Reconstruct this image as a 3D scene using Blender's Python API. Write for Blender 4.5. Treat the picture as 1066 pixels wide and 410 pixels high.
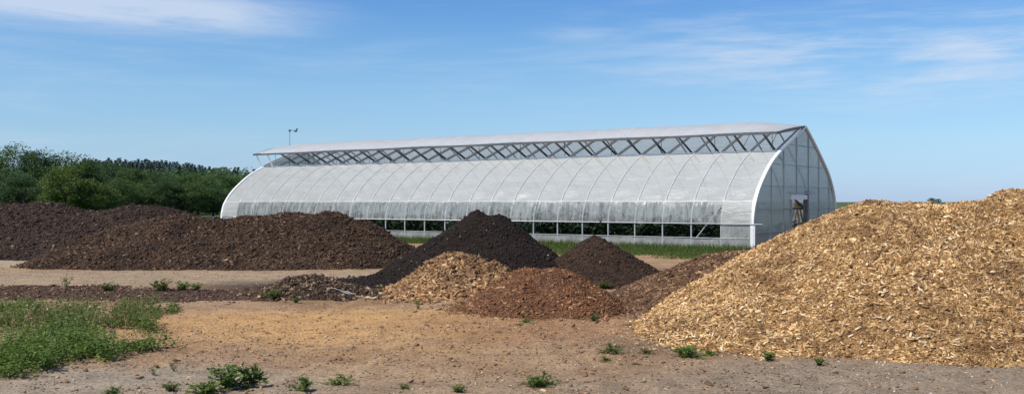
import bpy, math, random
import numpy as np

# ------------------------------------------------------------------ camera, sky, sun, exposure
C = bpy.context.scene
COL = C.collection
for o in list(bpy.data.objects):
    bpy.data.objects.remove(o)
F, CX, HY, CH = 1010.0, 533.0, 210.0, 1.6          # focal length in photo pixels, centre column, horizon row, eye height
cam_d = bpy.data.cameras.new("camera")
cam_d.sensor_width = 36
cam_d.lens = 36 * F / 1066
cam_d.shift_y = (HY - 205) / 1066
cam_d.clip_start = 0.1
cam_d.clip_end = 9000
cam = bpy.data.objects.new("camera", cam_d)
cam.location = (0, 0, CH)
cam.rotation_euler = (math.radians(90), 0, 0)
COL.objects.link(cam)
C.camera = cam

SUN_AZ, SUN_EL = 238.0, 54.0                       # clockwise from +Y: left, a little behind the camera
world = bpy.data.worlds.new("World")
C.world = world
world.use_nodes = True
wn, wl = world.node_tree.nodes, world.node_tree.links
bg = wn["Background"]
bg.inputs[1].default_value = 0.089
sky = wn.new("ShaderNodeTexSky")
sky.sky_type = 'NISHITA'
sky.sun_disc = False
sky.sun_elevation = math.radians(SUN_EL)
sky.sun_rotation = math.radians(SUN_AZ)
sky.altitude = 0
sky.air_density = 1.0
sky.dust_density = 0.0
sky.ozone_density = 6.0
# thin cirrus, drawn on the sky's own directions and going on all round
tc = wn.new("ShaderNodeTexCoord")
def wmap(loc, rot, sc):
    m = wn.new("ShaderNodeMapping")
    m.inputs["Location"].default_value = loc
    m.inputs["Rotation"].default_value = rot
    m.inputs["Scale"].default_value = sc
    wl.new(tc.outputs["Generated"], m.inputs["Vector"])
    return m
def wnoise(m, scale, detail, rough, dist=0.0):
    n = wn.new("ShaderNodeTexNoise")
    n.inputs["Scale"].default_value = scale
    n.inputs["Detail"].default_value = detail
    n.inputs["Roughness"].default_value = rough
    n.inputs["Distortion"].default_value = dist
    wl.new(m.outputs[0], n.inputs["Vector"])
    return n
def wmath(op, a, b=None, clamp=False):
    n = wn.new("ShaderNodeMath")
    n.operation = op
    n.use_clamp = clamp
    for i, v in enumerate((a, b)):
        if v is None:
            continue
        if isinstance(v, (int, float)):
            n.inputs[i].default_value = v
        else:
            wl.new(v, n.inputs[i])
    return n.outputs[0]
def wramp(v, lo, hi):
    n = wn.new("ShaderNodeMapRange")
    n.interpolation_type = 'SMOOTHSTEP'
    n.inputs["From Min"].default_value = lo
    n.inputs["From Max"].default_value = hi
    wl.new(v, n.inputs["Value"])
    return n.outputs[0]
def bank(centre, radii, tilt):                     # soft ellipse round a direction where a cloud bank hangs
    m = wn.new("ShaderNodeVectorMath"); m.operation = 'SUBTRACT'
    wl.new(tc.outputs["Generated"], m.inputs[0]); m.inputs[1].default_value = centre
    r = wn.new("ShaderNodeMapping"); r.vector_type = 'POINT'
    r.inputs["Rotation"].default_value = (0, tilt, 0)
    r.inputs["Scale"].default_value = (1 / radii[0], 1 / radii[1], 1 / radii[2])
    wl.new(m.outputs[0], r.inputs["Vector"])
    l = wn.new("ShaderNodeVectorMath"); l.operation = 'LENGTH'
    wl.new(r.outputs[0], l.inputs[0])
    return wmath('SUBTRACT', 1.0, wramp(l.outputs["Value"], 0.15, 1.0))
streak = wnoise(wmap((3.1, 0, 0.4), (0, math.radians(-5), 0), (2.2, 2.2, 21)), 1.6, 9, 0.62, 0.5)
fine = wnoise(wmap((0, 2, 0), (0, math.radians(-8), 0), (7, 7, 60)), 1.5, 6, 0.65, 0.4)
mixn = wmath('ADD', wmath('MULTIPLY', streak.outputs["Fac"], 0.7), wmath('MULTIPLY', fine.outputs["Fac"], 0.3))
thin = wmath('MULTIPLY', wramp(mixn, 0.44, 0.72), 0.28)
b1 = bank((-0.375, 0.915, 0.182), (0.27, 0.5, 0.034), math.radians(1.5))
b2 = bank((0.345, 0.93, 0.138), (0.33, 0.5, 0.066), math.radians(-6))
b3 = bank((0.056, 0.98, 0.171), (0.062, 0.5, 0.012), 0)
bk1 = wmath('MULTIPLY', b1, wramp(mixn, 0.26, 0.56))
bk2 = wmath('MULTIPLY', wmath('MULTIPLY', b2, wramp(mixn, 0.38, 0.66)), 0.85)
bk3 = wmath('MULTIPLY', wmath('MULTIPLY', b3, wramp(mixn, 0.3, 0.6)), 0.3)
cl = wmath('ADD', wmath('ADD', bk1, bk2), wmath('ADD', bk3, thin))
cl = wmath('MULTIPLY', wmath('MINIMUM', cl, 1.0), 0.78)
mixc = wn.new("ShaderNodeMix"); mixc.data_type = 'RGBA'
wl.new(cl, mixc.inputs["Factor"])
# clear summer air: a bluer sky towards the horizon, the same all round
sxyz = wn.new("ShaderNodeSeparateXYZ"); wl.new(tc.outputs["Generated"], sxyz.inputs[0])
tint = wn.new("ShaderNodeValToRGB")
els = tint.color_ramp.elements
while len(els) < 7:
    els.new(0.5)
for i_, (p_, c_) in enumerate(((0.0, (0.50, 0.68, 1.20)), (0.020, (0.64, 0.81, 1.20)), (0.059, (0.88, 1.0, 1.17)), (0.108, (0.99, 1.12, 1.21)), (0.156, (0.91, 1.13, 1.25)), (0.198, (0.75, 1.04, 1.27)), (0.6, (0.70, 1.0, 1.25)))):
    els[i_].position = p_; els[i_].color = (*c_, 1)
wl.new(sxyz.outputs[2], tint.inputs[0])
skyt = wn.new("ShaderNodeMix"); skyt.data_type = 'RGBA'; skyt.blend_type = 'MULTIPLY'
skyt.inputs["Factor"].default_value = 1.0
wl.new(sky.outputs[0], skyt.inputs["A"]); wl.new(tint.outputs[0], skyt.inputs["B"])
wl.new(skyt.outputs["Result"], mixc.inputs["A"])
mixc.inputs["B"].default_value = (6.3, 7.2, 8.6, 1)
wl.new(mixc.outputs["Result"], bg.inputs[0])

sun_d = bpy.data.lights.new("sun", 'SUN')
sun_d.energy = 4.3
sun_d.angle = math.radians(0.53)
sun_d.color = (1.0, 0.92, 0.80)
sun = bpy.data.objects.new("sun", sun_d)
sun.rotation_euler = (math.radians(90 - SUN_EL), 0, math.radians(180 - SUN_AZ))
COL.objects.link(sun)
C.view_settings.view_transform = 'Standard'
C.view_settings.look = 'None'
C.view_settings.exposure = 0.22
C.view_settings.gamma = 1.0
C.cycles.max_bounces = 10
C.cycles.transparent_max_bounces = 16

# ------------------------------------------------------------------ helpers
rng = np.random.default_rng(11)
random.seed(5)

def at(px, depth):
    return (px - CX) / F * depth
def gy(py):                                        # depth of a ground point seen at row py
    return F * CH / (py - HY)
def hz(py, depth):                                 # height of a point seen at row py
    return CH + (HY - py) * depth / F

def nmesh(name, V, faces=None, quads=None, tris=None, smooth=False):
    me = bpy.data.meshes.new(name)
    V = np.asarray(V, dtype=np.float32)
    if faces is not None:
        me.from_pydata([tuple(v) for v in V], [], faces)
    else:
        A = quads if quads is not None else tris
        A = np.asarray(A, dtype=np.int32)
        k = A.shape[1]
        me.vertices.add(len(V)); me.vertices.foreach_set("co", V.ravel())
        me.loops.add(A.size); me.loops.foreach_set("vertex_index", A.ravel())
        me.polygons.add(len(A))
        me.polygons.foreach_set("loop_start", np.arange(0, A.size, k, dtype=np.int32))
        me.polygons.foreach_set("loop_total", np.full(len(A), k, dtype=np.int32))
    me.update(calc_edges=True)
    if smooth:
        me.polygons.foreach_set("use_smooth", np.ones(len(me.polygons), dtype=bool))
    return me

def obj(name, me, mat=None, parent=None, loc=None, kind=None):
    o = bpy.data.objects.new(name, me)
    COL.objects.link(o)
    if mat is not None and me is not None and not me.materials:
        me.materials.append(mat)
    if parent is not None:
        o.parent = parent
    if loc is not None:
        o.location = loc
    if kind:
        o["kind"] = kind
    return o

def tag(o, label, cat, group=None):
    o["label"] = label
    o["category"] = cat
    if group:
        o["group"] = group
    return o

def thing(name, label, cat, loc, rotz=0.0, group=None):
    o = obj(name, None, loc=loc)
    o.rotation_euler = (0, 0, rotz)
    return tag(o, label, cat, group)

class MB:                                          # collects polygons, then builds one mesh
    def __init__(s):
        s.v, s.f = [], []
    def add(s, V, Fc):
        n = len(s.v)
        s.v += [tuple(map(float, p)) for p in V]
        s.f += [tuple(i + n for i in f) for f in Fc]
        return s
    def box(s, x0, x1, y0, y1, z0, z1):
        V = [(x, y, z) for z in (z0, z1) for y in (y0, y1) for x in (x0, x1)]
        return s.add(V, [(0, 2, 3, 1), (4, 5, 7, 6), (0, 1, 5, 4), (1, 3, 7, 5), (3, 2, 6, 7), (2, 0, 4, 6)])
    def tube(s, pts, r, n=6, r2=None):
        P = np.array(pts, float)
        k = len(P)
        V, Fc = [], []
        for i in range(k):
            t = P[min(i + 1, k - 1)] - P[max(i - 1, 0)]
            t /= np.linalg.norm(t) + 1e-9
            ref = np.array((0, 0, 1.0)) if abs(t[2]) < 0.9 else np.array((1.0, 0, 0))
            a = np.cross(t, ref); a /= np.linalg.norm(a)
            b = np.cross(t, a)
            rr = r if r2 is None else r + (r2 - r) * i / max(k - 1, 1)
            for j in range(n):
                q = 2 * math.pi * j / n
                V.append(P[i] + rr * (math.cos(q) * a + math.sin(q) * b))
        for i in range(k - 1):
            for j in range(n):
                Fc.append((i * n + j, i * n + (j + 1) % n, (i + 1) * n + (j + 1) % n, (i + 1) * n + j))
        Fc.append(tuple(range(n - 1, -1, -1)))
        Fc.append(tuple((k - 1) * n + j for j in range(n)))
        return s.add(V, Fc)
    def mesh(s, name, smooth=False):
        return nmesh(name, s.v, faces=s.f, smooth=smooth)

# value noise on numpy arrays
def _hash(ix, iy, seed):
    h = (ix.astype(np.int64) * 374761393 + iy.astype(np.int64) * 668265263 + seed * 1442695041) & 0xffffffff
    h = ((h ^ (h >> 13)) * 1274126177) & 0xffffffff
    h = h ^ (h >> 16)
    return (h & 0xffffff) / float(0xffffff)
def vnoise(x, y, seed=0):
    x = np.asarray(x, float); y = np.asarray(y, float)
    ix = np.floor(x); iy = np.floor(y)
    fx = x - ix; fy = y - iy
    fx = fx * fx * (3 - 2 * fx); fy = fy * fy * (3 - 2 * fy)
    a = _hash(ix, iy, seed); b = _hash(ix + 1, iy, seed); c = _hash(ix, iy + 1, seed); d = _hash(ix + 1, iy + 1, seed)
    return (a * (1 - fx) + b * fx) * (1 - fy) + (c * (1 - fx) + d * fx) * fy
def fbm(x, y, seed=0, oct=4, gain=0.5):
    r = 0; amp = 1.0; tot = 0
    for i in range(oct):
        r = r + amp * vnoise(x * 2 ** i + 17.3 * i, y * 2 ** i - 9.1 * i, seed + i)
        tot += amp; amp *= gain
    return r / tot - 0.5

# ------------------------------------------------------------------ materials
def new_mat(name):
    m = bpy.data.materials.new(name)
    m.use_nodes = True
    nt = m.node_tree
    return m, nt.nodes, nt.links, nt.nodes["Principled BSDF"]
def ramp_node(N, stops):
    r = N.new("ShaderNodeValToRGB")
    e = r.color_ramp.elements
    while len(e) < len(stops):
        e.new(0.5)
    for i, (p, c) in enumerate(stops):
        e[i].position = p
        e[i].color = (*c, 1)
    return r
def noise_node(N, L, scale, detail=4, rough=0.55, vec=None, dist=0.0):
    n = N.new("ShaderNodeTexNoise")
    n.inputs["Scale"].default_value = scale
    n.inputs["Detail"].default_value = detail
    n.inputs["Roughness"].default_value = rough
    n.inputs["Distortion"].default_value = dist
    if vec is not None:
        L.new(vec, n.inputs["Vector"])
    return n
def mixrgb(N, L, fac, a, b, mode='MIX'):
    m = N.new("ShaderNodeMix"); m.data_type = 'RGBA'; m.blend_type = mode
    for key, v in (("Factor", fac), ("A", a), ("B", b)):
        if isinstance(v, (int, float)):
            m.inputs[key].default_value = v
        elif isinstance(v, tuple):
            m.inputs[key].default_value = (*v, 1)
        else:
            L.new(v, m.inputs[key])
    return m.outputs["Result"]
def geo_pos(N):
    return N.new("ShaderNodeNewGeometry").outputs["Position"]

def chips_mat(name, stops, patch=None, rough=0.8, patch_scale=2.2, patch_lo=0.5, patch_hi=0.68, grain=True):
    """every chip takes its own colour; darker patches go through the heap: older chips, and on the fresh heap painted shade pockets"""
    m, N, L, B = new_mat(name)
    g = N.new("ShaderNodeNewGeometry")
    r = ramp_node(N, stops)
    L.new(g.outputs["Random Per Island"], r.inputs[0])
    c = r.outputs[0]
    if patch:
        n = noise_node(N, L, patch_scale, 4, 0.6, g.outputs["Position"])
        mr = N.new("ShaderNodeMapRange")
        mr.inputs["From Min"].default_value = patch_lo; mr.inputs["From Max"].default_value = patch_hi
        L.new(n.outputs["Fac"], mr.inputs["Value"])
        c = mixrgb(N, L, mr.outputs[0], c, mixrgb(N, L, 0.75, c, patch))
    big = noise_node(N, L, 0.85, 3, 0.6, g.outputs["Position"], 0.5)
    br = ramp_node(N, [(0.32, (0.66, 0.63, 0.62)), (0.50, (1, 1, 1)), (0.70, (1.22, 1.20, 1.16))])
    L.new(big.outputs["Fac"], br.inputs[0])
    c = mixrgb(N, L, 0.9, c, br.outputs[0], 'MULTIPLY')
    if grain:
        n2 = noise_node(N, L, 60, 3, 0.6, g.outputs["Position"])
        c = mixrgb(N, L, 0.35, c, mixrgb(N, L, n2.outputs["Fac"], (0.0, 0.0, 0.0), (1.0, 1.0, 1.0)), 'OVERLAY')
    L.new(c, B.inputs["Base Color"])
    B.inputs["Roughness"].default_value = rough
    B.inputs["Specular IOR Level"].default_value = 0.25
    return m

def heap_mat(name, stops, scale=9.0, rough=0.95, bump=0.6, bump_scale=28):
    m, N, L, B = new_mat(name)
    p = geo_pos(N)
    n = noise_node(N, L, scale, 6, 0.7, p)
    r = ramp_node(N, stops)
    L.new(n.outputs["Fac"], r.inputs[0])
    L.new(r.outputs[0], B.inputs["Base Color"])
    B.inputs["Roughness"].default_value = rough
    B.inputs["Specular IOR Level"].default_value = 0.2
    n2 = noise_node(N, L, bump_scale, 5, 0.7, p)
    bp = N.new("ShaderNodeBump")
    bp.inputs["Strength"].default_value = bump
    bp.inputs["Distance"].default_value = 0.05
    L.new(n2.outputs["Fac"], bp.inputs["Height"])
    L.new(bp.outputs[0], B.inputs["Normal"])
    return m

def leaf_mat(name, stops, trans=0.35):
    m, N, L, B = new_mat(name)
    g = N.new("ShaderNodeNewGeometry")
    r = ramp_node(N, stops)
    L.new(g.outputs["Random Per Island"], r.inputs[0])
    oi = N.new("ShaderNodeObjectInfo")
    hs = N.new("ShaderNodeHueSaturation")
    mr = N.new("ShaderNodeMapRange"); mr.inputs["To Min"].default_value = 0.8; mr.inputs["To Max"].default_value = 1.2
    L.new(oi.outputs["Random"], mr.inputs["Value"])
    L.new(mr.outputs[0], hs.inputs["Value"])
    L.new(r.outputs[0], hs.inputs["Color"])
    L.new(hs.outputs[0], B.inputs["Base Color"])
    B.inputs["Roughness"].default_value = 0.6
    B.inputs["Specular IOR Level"].default_value = 0.25
    t = N.new("ShaderNodeBsdfTranslucent")
    L.new(hs.outputs[0], t.inputs["Color"])
    mx = N.new("ShaderNodeMixShader"); mx.inputs[0].default_value = trans
    L.new(B.outputs[0], mx.inputs[1]); L.new(t.outputs[0], mx.inputs[2])
    L.new(mx.outputs[0], N["Material Output"].inputs["Surface"])
    return m

def plain_mat(name, col, rough=0.5, metal=0.0, spec=0.4, var=0.25, scale=6):
    m, N, L, B = new_mat(name)
    n = noise_node(N, L, scale, 5, 0.6, geo_pos(N))
    r = ramp_node(N, [(0.3, tuple(c * (1 - var) for c in col)), (0.7, tuple(min(1, c * (1 + var)) for c in col))])
    L.new(n.outputs["Fac"], r.inputs[0])
    L.new(r.outputs[0], B.inputs["Base Color"])
    B.inputs["Roughness"].default_value = rough
    B.inputs["Metallic"].default_value = metal
    B.inputs["Specular IOR Level"].default_value = spec
    return m

def film_mat(name, col, clear, trans=0.5, rough=0.35, wr_scale=(1.0, 1.0, 1.0), wr=0.25, wr_noise=5.0, dirt=0.12, clear_var=0.0):
    """greenhouse film: milky, lets light through, wrinkled"""
    m, N, L, B = new_mat(name)
    t = N.new("ShaderNodeTexCoord")
    mp = N.new("ShaderNodeMapping"); mp.inputs["Scale"].default_value = wr_scale
    L.new(t.outputs["Object"], mp.inputs["Vector"])
    n = noise_node(N, L, wr_noise, 5, 0.6, mp.outputs[0], 0.9)
    d = noise_node(N, L, 1.1, 6, 0.65, t.outputs["Object"])
    r = ramp_node(N, [(0.3, tuple(c * (1 - dirt) for c in col)), (0.65, col)])
    L.new(d.outputs["Fac"], r.inputs[0])
    L.new(r.outputs[0], B.inputs["Base Color"])
    B.inputs["Roughness"].default_value = rough
    B.inputs["Specular IOR Level"].default_value = 0.45
    bp = N.new("ShaderNodeBump"); bp.inputs["Strength"].default_value = wr; bp.inputs["Distance"].default_value = 0.06
    L.new(n.outputs["Fac"], bp.inputs["Height"])
    L.new(bp.outputs[0], B.inputs["Normal"])
    tl = N.new("ShaderNodeBsdfTranslucent"); L.new(r.outputs[0], tl.inputs["Color"]); L.new(bp.outputs[0], tl.inputs["Normal"])
    m1 = N.new("ShaderNodeMixShader"); m1.inputs[0].default_value = trans
    L.new(B.outputs[0], m1.inputs[1]); L.new(tl.outputs[0], m1.inputs[2])
    tp = N.new("ShaderNodeBsdfTransparent"); tp.inputs[0].default_value = (0.93, 0.96, 0.95, 1)
    m2 = N.new("ShaderNodeMixShader"); m2.inputs[0].default_value = clear
    if clear_var:
        mr = N.new("ShaderNodeMapRange")
        mr.inputs["From Min"].default_value = 0.35; mr.inputs["From Max"].default_value = 0.65
        mr.inputs["To Min"].default_value = clear - clear_var; mr.inputs["To Max"].default_value = clear + clear_var
        L.new(n.outputs["Fac"], mr.inputs["Value"]); L.new(mr.outputs[0], m2.inputs[0])
    L.new(m1.outputs[0], m2.inputs[1]); L.new(tp.outputs[0], m2.inputs[2])
    L.new(m2.outputs[0], N["Material Output"].inputs["Surface"])
    return m

# ------------------------------------------------------------------ ground
def ground_relief(x, y):
    n = fbm(x * 0.35, y * 0.35, 3, 3) * 0.05 + fbm(x * 1.6, y * 1.6, 5, 3) * 0.045 + fbm(x * 6, y * 6, 8, 3) * 0.030
    near = np.clip((45 - np.hypot(x, y)) / 25, 0, 1)
    rut = 0
    for x0, sl, am in ((-3.6, 0.10, 0.022), (-1.9, 0.10, 0.022), (1.2, -0.16, 0.018), (2.8, -0.16, 0.018)):   # wheel tracks
        q = x - x0 - sl * (y - 9) - 0.25 * np.sin(y * 0.35 + x0)
        rut = rut - am * np.exp(-(q / 0.16) ** 2) + 0.6 * am * np.exp(-((np.abs(q) - 0.27) / 0.08) ** 2)
    return (n + rut) * near

def ground_mat():
    m, N, L, B = new_mat("yard_soil")
    p = geo_pos(N)
    big = noise_node(N, L, 0.45, 6, 0.62, p, 0.6)
    base = ramp_node(N, [(0.30, (0.210, 0.130, 0.072)), (0.50, (0.310, 0.203, 0.118)), (0.70, (0.375, 0.265, 0.160))])
    L.new(big.outputs["Fac"], base.inputs[0])
    c = base.outputs[0]
    sep = N.new("ShaderNodeSeparateXYZ"); L.new(p, sep.inputs[0])
    warp = noise_node(N, L, 0.6, 5, 0.65, p)
    def blob(cx, cy, rx, ry, soft=0.5, wobble=0.9):
        a = N.new("ShaderNodeMapping"); a.vector_type = 'POINT'
        s = N.new("ShaderNodeVectorMath"); s.operation = 'SUBTRACT'; L.new(p, s.inputs[0]); s.inputs[1].default_value = (cx, cy, 0)
        a.inputs["Scale"].default_value = (1 / rx, 1 / ry, 0)
        L.new(s.outputs[0], a.inputs["Vector"])
        l = N.new("ShaderNodeVectorMath"); l.operation = 'LENGTH'; L.new(a.outputs[0], l.inputs[0])
        ad = N.new("ShaderNodeMath"); ad.operation = 'MULTIPLY_ADD'
        L.new(warp.outputs["Fac"], ad.inputs[0]); ad.inputs[1].default_value = wobble; L.new(l.outputs["Value"], ad.inputs[2])
        mr = N.new("ShaderNodeMapRange"); mr.interpolation_type = 'SMOOTHSTEP'
        mr.inputs["From Min"].default_value = 1 + 0.5 * wobble + soft; mr.inputs["From Max"].default_value = 1 + 0.5 * wobble - soft
        L.new(ad.outputs[0], mr.inputs["Value"])
        return mr.outputs[0]
    def lay(c, fac, col, amount):
        mm = N.new("ShaderNodeMath"); mm.operation = 'MULTIPLY'; L.new(fac, mm.inputs[0]); mm.inputs[1].default_value = amount
        return mixrgb(N, L, mm.outputs[0], c, col)
    # pale stony lane behind, orange sandy patch in the middle, grey gravel in front and by the chips, rusty soil by the red heap
    c = lay(c, blob(-7.0, 20.38, 9.0, 2.16), (0.335, 0.262, 0.178), 0.75)
    c = lay(c, blob(-14.5, 26.19, 4.5, 2.51), (0.36, 0.30, 0.22), 0.9)
    c = lay(c, blob(-2.2, 12.64, 2.7, 1.82), (0.47, 0.280, 0.120), 0.9)
    c = lay(c, blob(-1.5, 10.48, 1.5, 0.51), (0.380, 0.235, 0.115), 0.5)
    c = lay(c, blob(0.6, 12.53, 1.9, 1.59), (0.285, 0.160, 0.085), 0.6)
    c = lay(c, blob(-3.3, 8.43, 1.7, 1.08), (0.290, 0.250, 0.195), 0.85)
    c = lay(c, blob(-0.7, 7.97, 2.6, 0.85), (0.270, 0.205, 0.140), 0.65)
    c = lay(c, blob(3.6, 8.54, 2.6, 1.42), (0.245, 0.200, 0.150), 0.9)
    c = lay(c, blob(1.7, 10.59, 0.8, 0.57), (0.150, 0.105, 0.072), 0.6)
    c = lay(c, blob(1.0, 16.62, 2.6, 1.14), (0.270, 0.190, 0.125), 0.7)
    c = lay(c, blob(-3.3, 18.3, 2.6, 1.5), (0.045, 0.030, 0.022), 0.92)
    c = lay(c, blob(2.6, 22.09, 2.6, 1.59), (0.230, 0.160, 0.105), 0.8)
    # crumbs and stains
    mid = noise_node(N, L, 3.0, 7, 0.72, p)
    r2 = ramp_node(N, [(0.30, (0.58, 0.54, 0.51)), (0.52, (1.05, 1.04, 1.02)), (0.72, (1.32, 1.29, 1.25))])
    L.new(mid.outputs["Fac"], r2.inputs[0])
    c = mixrgb(N, L, 0.8, c, r2.outputs[0], 'MULTIPLY')
    fin = noise_node(N, L, 30, 4, 0.7, p)
    r3 = ramp_node(N, [(0.30, (0.42, 0.40, 0.38)), (0.5, (1, 1, 1)), (0.70, (1.55, 1.53, 1.5))])
    L.new(fin.outputs["Fac"], r3.inputs[0])
    c = mixrgb(N, L, 0.85, c, r3.outputs[0], 'MULTIPLY')
    # meadow beyond the yard
    ln = N.new("ShaderNodeVectorMath"); ln.operation = 'LENGTH'; L.new(p, ln.inputs[0])
    far = N.new("ShaderNodeMapRange"); far.interpolation_type = 'SMOOTHSTEP'
    far.inputs["From Min"].default_value = 44; far.inputs["From Max"].default_value = 54
    L.new(ln.outputs["Value"], far.inputs["Value"])
    c = mixrgb(N, L, far.outputs[0], c, (0.075, 0.105, 0.035))
    L.new(c, B.inputs["Base Color"])
    B.inputs["Roughness"].default_value = 0.95
    B.inputs["Specular IOR Level"].default_value = 0.15
    bp = N.new("ShaderNodeBump"); bp.inputs["Strength"].default_value = 0.7; bp.inputs["Distance"].default_value = 0.03
    L.new(fin.outputs["Fac"], bp.inputs["Height"]); L.new(bp.outputs[0], B.inputs["Normal"])
    return m

def grid_mesh(name, xs, ys, fn, smooth=True):
    X, Y = np.meshgrid(xs, ys)
    Z = fn(X, Y)
    V = np.stack([X, Y, Z], -1).reshape(-1, 3)
    nx, ny = len(xs), len(ys)
    i = np.arange(nx * ny).reshape(ny, nx)
    Q = np.stack([i[:-1, :-1], i[:-1, 1:], i[1:, 1:], i[1:, :-1]], -1).reshape(-1, 4)
    return nmesh(name, V, quads=Q, smooth=smooth)
xs = np.concatenate([[-6000, -2500, -900, -400, -200, -110, -70, -50, -38, -30], np.arange(-24, 14, 0.09), [16, 20, 26, 34, 46, 70, 110, 200, 400, 900, 2500, 6000]])
ys = np.concatenate([[-6000, -1500, -400, -100, -30, -8, -1, 2, 4, 5], np.arange(6.4, 18, 0.065), np.arange(18, 31, 0.15), [31.5, 33, 36, 40, 46, 55, 70, 110, 200, 400, 900, 2500, 6000]])
ground = obj("ground", grid_mesh("ground", xs, ys, ground_relief), ground_mat(), kind="structure")

# ------------------------------------------------------------------ heaps
class Heap:
    """a loose heap: the smooth union of cones with rounded tops, plus lumps; feet follow the ground"""
    def __init__(s, cones, lump=0.06, lump_scale=1.3, fine=0.03, fine_scale=7, seed=1, blend=0.08, warp=0.25, gully=0.0):
        s.c, s.lump, s.ls, s.fine, s.fs, s.seed, s.k, s.warp, s.gully = cones, lump, lump_scale, fine, fine_scale, seed, blend, warp, gully
    def h(s, x, y):
        wx = x + fbm(x * 0.8, y * 0.8, s.seed + 40, 3) * s.warp
        wy = y + fbm(x * 0.8, y * 0.8, s.seed + 60, 3) * s.warp
        acc = 0
        for c in s.c:
            px, py, hh, sl = c[:4]
            r = c[4] if len(c) > 4 else 0.35
            ax = c[5] if len(c) > 5 else 1.0                 # stretch along x, one value or (left, right)
            if isinstance(ax, tuple):
                ax = np.where(wx < px, ax[0], ax[1])
            d = np.sqrt(((wx - px) / ax) ** 2 + (wy - py) ** 2 + r * r) - r
            v = hh - sl * d
            foot = np.maximum(v, -0.6)
            acc = acc + np.exp(foot / s.k)
        z = s.k * np.log(acc)
        amp = np.clip((z + 0.05) / 0.35, 0.15, 1)
        z = z + amp * (fbm(x * s.ls, y * s.ls, s.seed, 3) * s.lump * 2 + fbm(x * s.fs, y * s.fs, s.seed + 9, 3) * s.fine * 2)
        return z
    def normal(s, x, y, e=0.04):
        dx = (s.h(x + e, y) - s.h(x - e, y)) / (2 * e)
        dy = (s.h(x, y + e) - s.h(x, y - e)) / (2 * e)
        n = np.stack([-dx, -dy, np.ones_like(dx)], -1)
        return n / np.linalg.norm(n, axis=-1, keepdims=True)
    def mesh(s, name, x0, x1, y0, y1, step, origin):
        xs = np.arange(x0, x1, step); ys = np.arange(y0, y1, step)
        X, Y = np.meshgrid(xs, ys)
        Z = s.h(X, Y)
        keep = Z > -0.12
        nx, ny = len(xs), len(ys)
        i = np.arange(nx * ny).reshape(ny, nx)
        Q = np.stack([i[:-1, :-1], i[:-1, 1:], i[1:, 1:], i[1:, :-1]], -1).reshape(-1, 4)
        kf = keep.ravel()
        Q = Q[kf[Q].all(1)]
        used = np.unique(Q)
        rm = np.full(nx * ny, -1); rm[used] = np.arange(len(used))
        V = np.stack([X, Y, np.maximum(Z, -0.12)], -1).reshape(-1, 3)[used] - np.array(origin)
        return nmesh(name, V, quads=rm[Q], smooth=True)

BOXV = np.array([(-1, -1, -1), (1, -1, -1), (1, 1, -1), (-1, 1, -1), (-1, -1, 1), (1, -1, 1), (1, 1, 1), (-1, 1, 1)], float)
BOXQ = np.array([(0, 3, 2, 1), (4, 5, 6, 7), (0, 1, 5, 4), (1, 2, 6, 5), (2, 3, 7, 6), (3, 0, 4, 7)])
def shard_mesh(name, P, Nn, ln, wd, th, tilt, origin, lift=0.3, jit=0.35, R=None):
    """flat splintered pieces lying on a surface, each with its own turn, tilt, taper"""
    R = R or rng
    n = len(P)
    yaw = R.uniform(0, 2 * math.pi, n)
    up = Nn + R.normal(0, 1, (n, 3)) * tilt
    up /= np.linalg.norm(up, axis=1, keepdims=True)
    a = np.stack([np.cos(yaw), np.sin(yaw), np.zeros(n)], 1)
    a -= up * (a * up).sum(1, keepdims=True)
    a /= np.linalg.norm(a, axis=1, keepdims=True) + 1e-9
    b = np.cross(up, a)
    loc = BOXV[None] * (1 + R.uniform(-jit, jit, (n, 8, 3)))
    loc = loc * (np.stack([ln, wd, th], 1)[:, None] / 2)
    V = P[:, None] + loc[..., 0:1] * a[:, None] + loc[..., 1:2] * b[:, None] + (loc[..., 2:3] + lift * th[:, None, None]) * up[:, None]
    Q = (BOXQ[None] + 8 * np.arange(n)[:, None, None]).reshape(-1, 4)
    return nmesh(name, V.reshape(-1, 3) - np.array(origin), quads=Q)

def scatter(heap, n, x0, x1, y0, y1, zmin=-0.01, front=True, spill=0.0, R=None):
    """points on a heap's surface, evenly over its real area, thinner on its hidden back, a few spilled past the foot"""
    R = R or rng
    out = []
    got = 0
    while got < n:
        x = R.uniform(x0, x1, n * 2); y = R.uniform(y0, y1, n * 2)
        z = heap.h(x, y)
        g = ground_relief(x, y)
        k = z > g + zmin
        if spill:
            k |= (z > g - spill) & (R.random(len(x)) < 0.22 * np.clip(1 + (z - g) / spill, 0, 1) ** 1.6)
        x, y, z, g = x[k], y[k], z[k], g[k]
        nr = heap.normal(x, y)
        nr[z < g] = (0, 0, 1)
        if front:
            p = np.stack([x, y, np.maximum(z, g)], 1)
            v = np.array((0, 0, CH)) - p
            v /= np.linalg.norm(v, axis=1, keepdims=True)
            kk = ((v * nr).sum(1) > -0.12) | (R.random(len(x)) < 0.22)
            x, y, z, g, nr = x[kk], y[kk], z[kk], g[kk], nr[kk]
        w = R.random(len(x)) < (1 / nr[:, 2]) / 1.8
        x, y, z, g, nr = x[w], y[w], z[w], g[w], nr[w]
        out.append(np.concatenate([np.stack([x, y, np.maximum(z, g)], 1), nr], 1))
        got += len(x)
    A = np.concatenate(out)[:n]
    return A[:, :3], A[:, 3:]

def logn(n, med, sig, lo, hi, R=None):
    return np.clip((R or rng).lognormal(math.log(med), sig, n), lo, hi)

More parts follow.
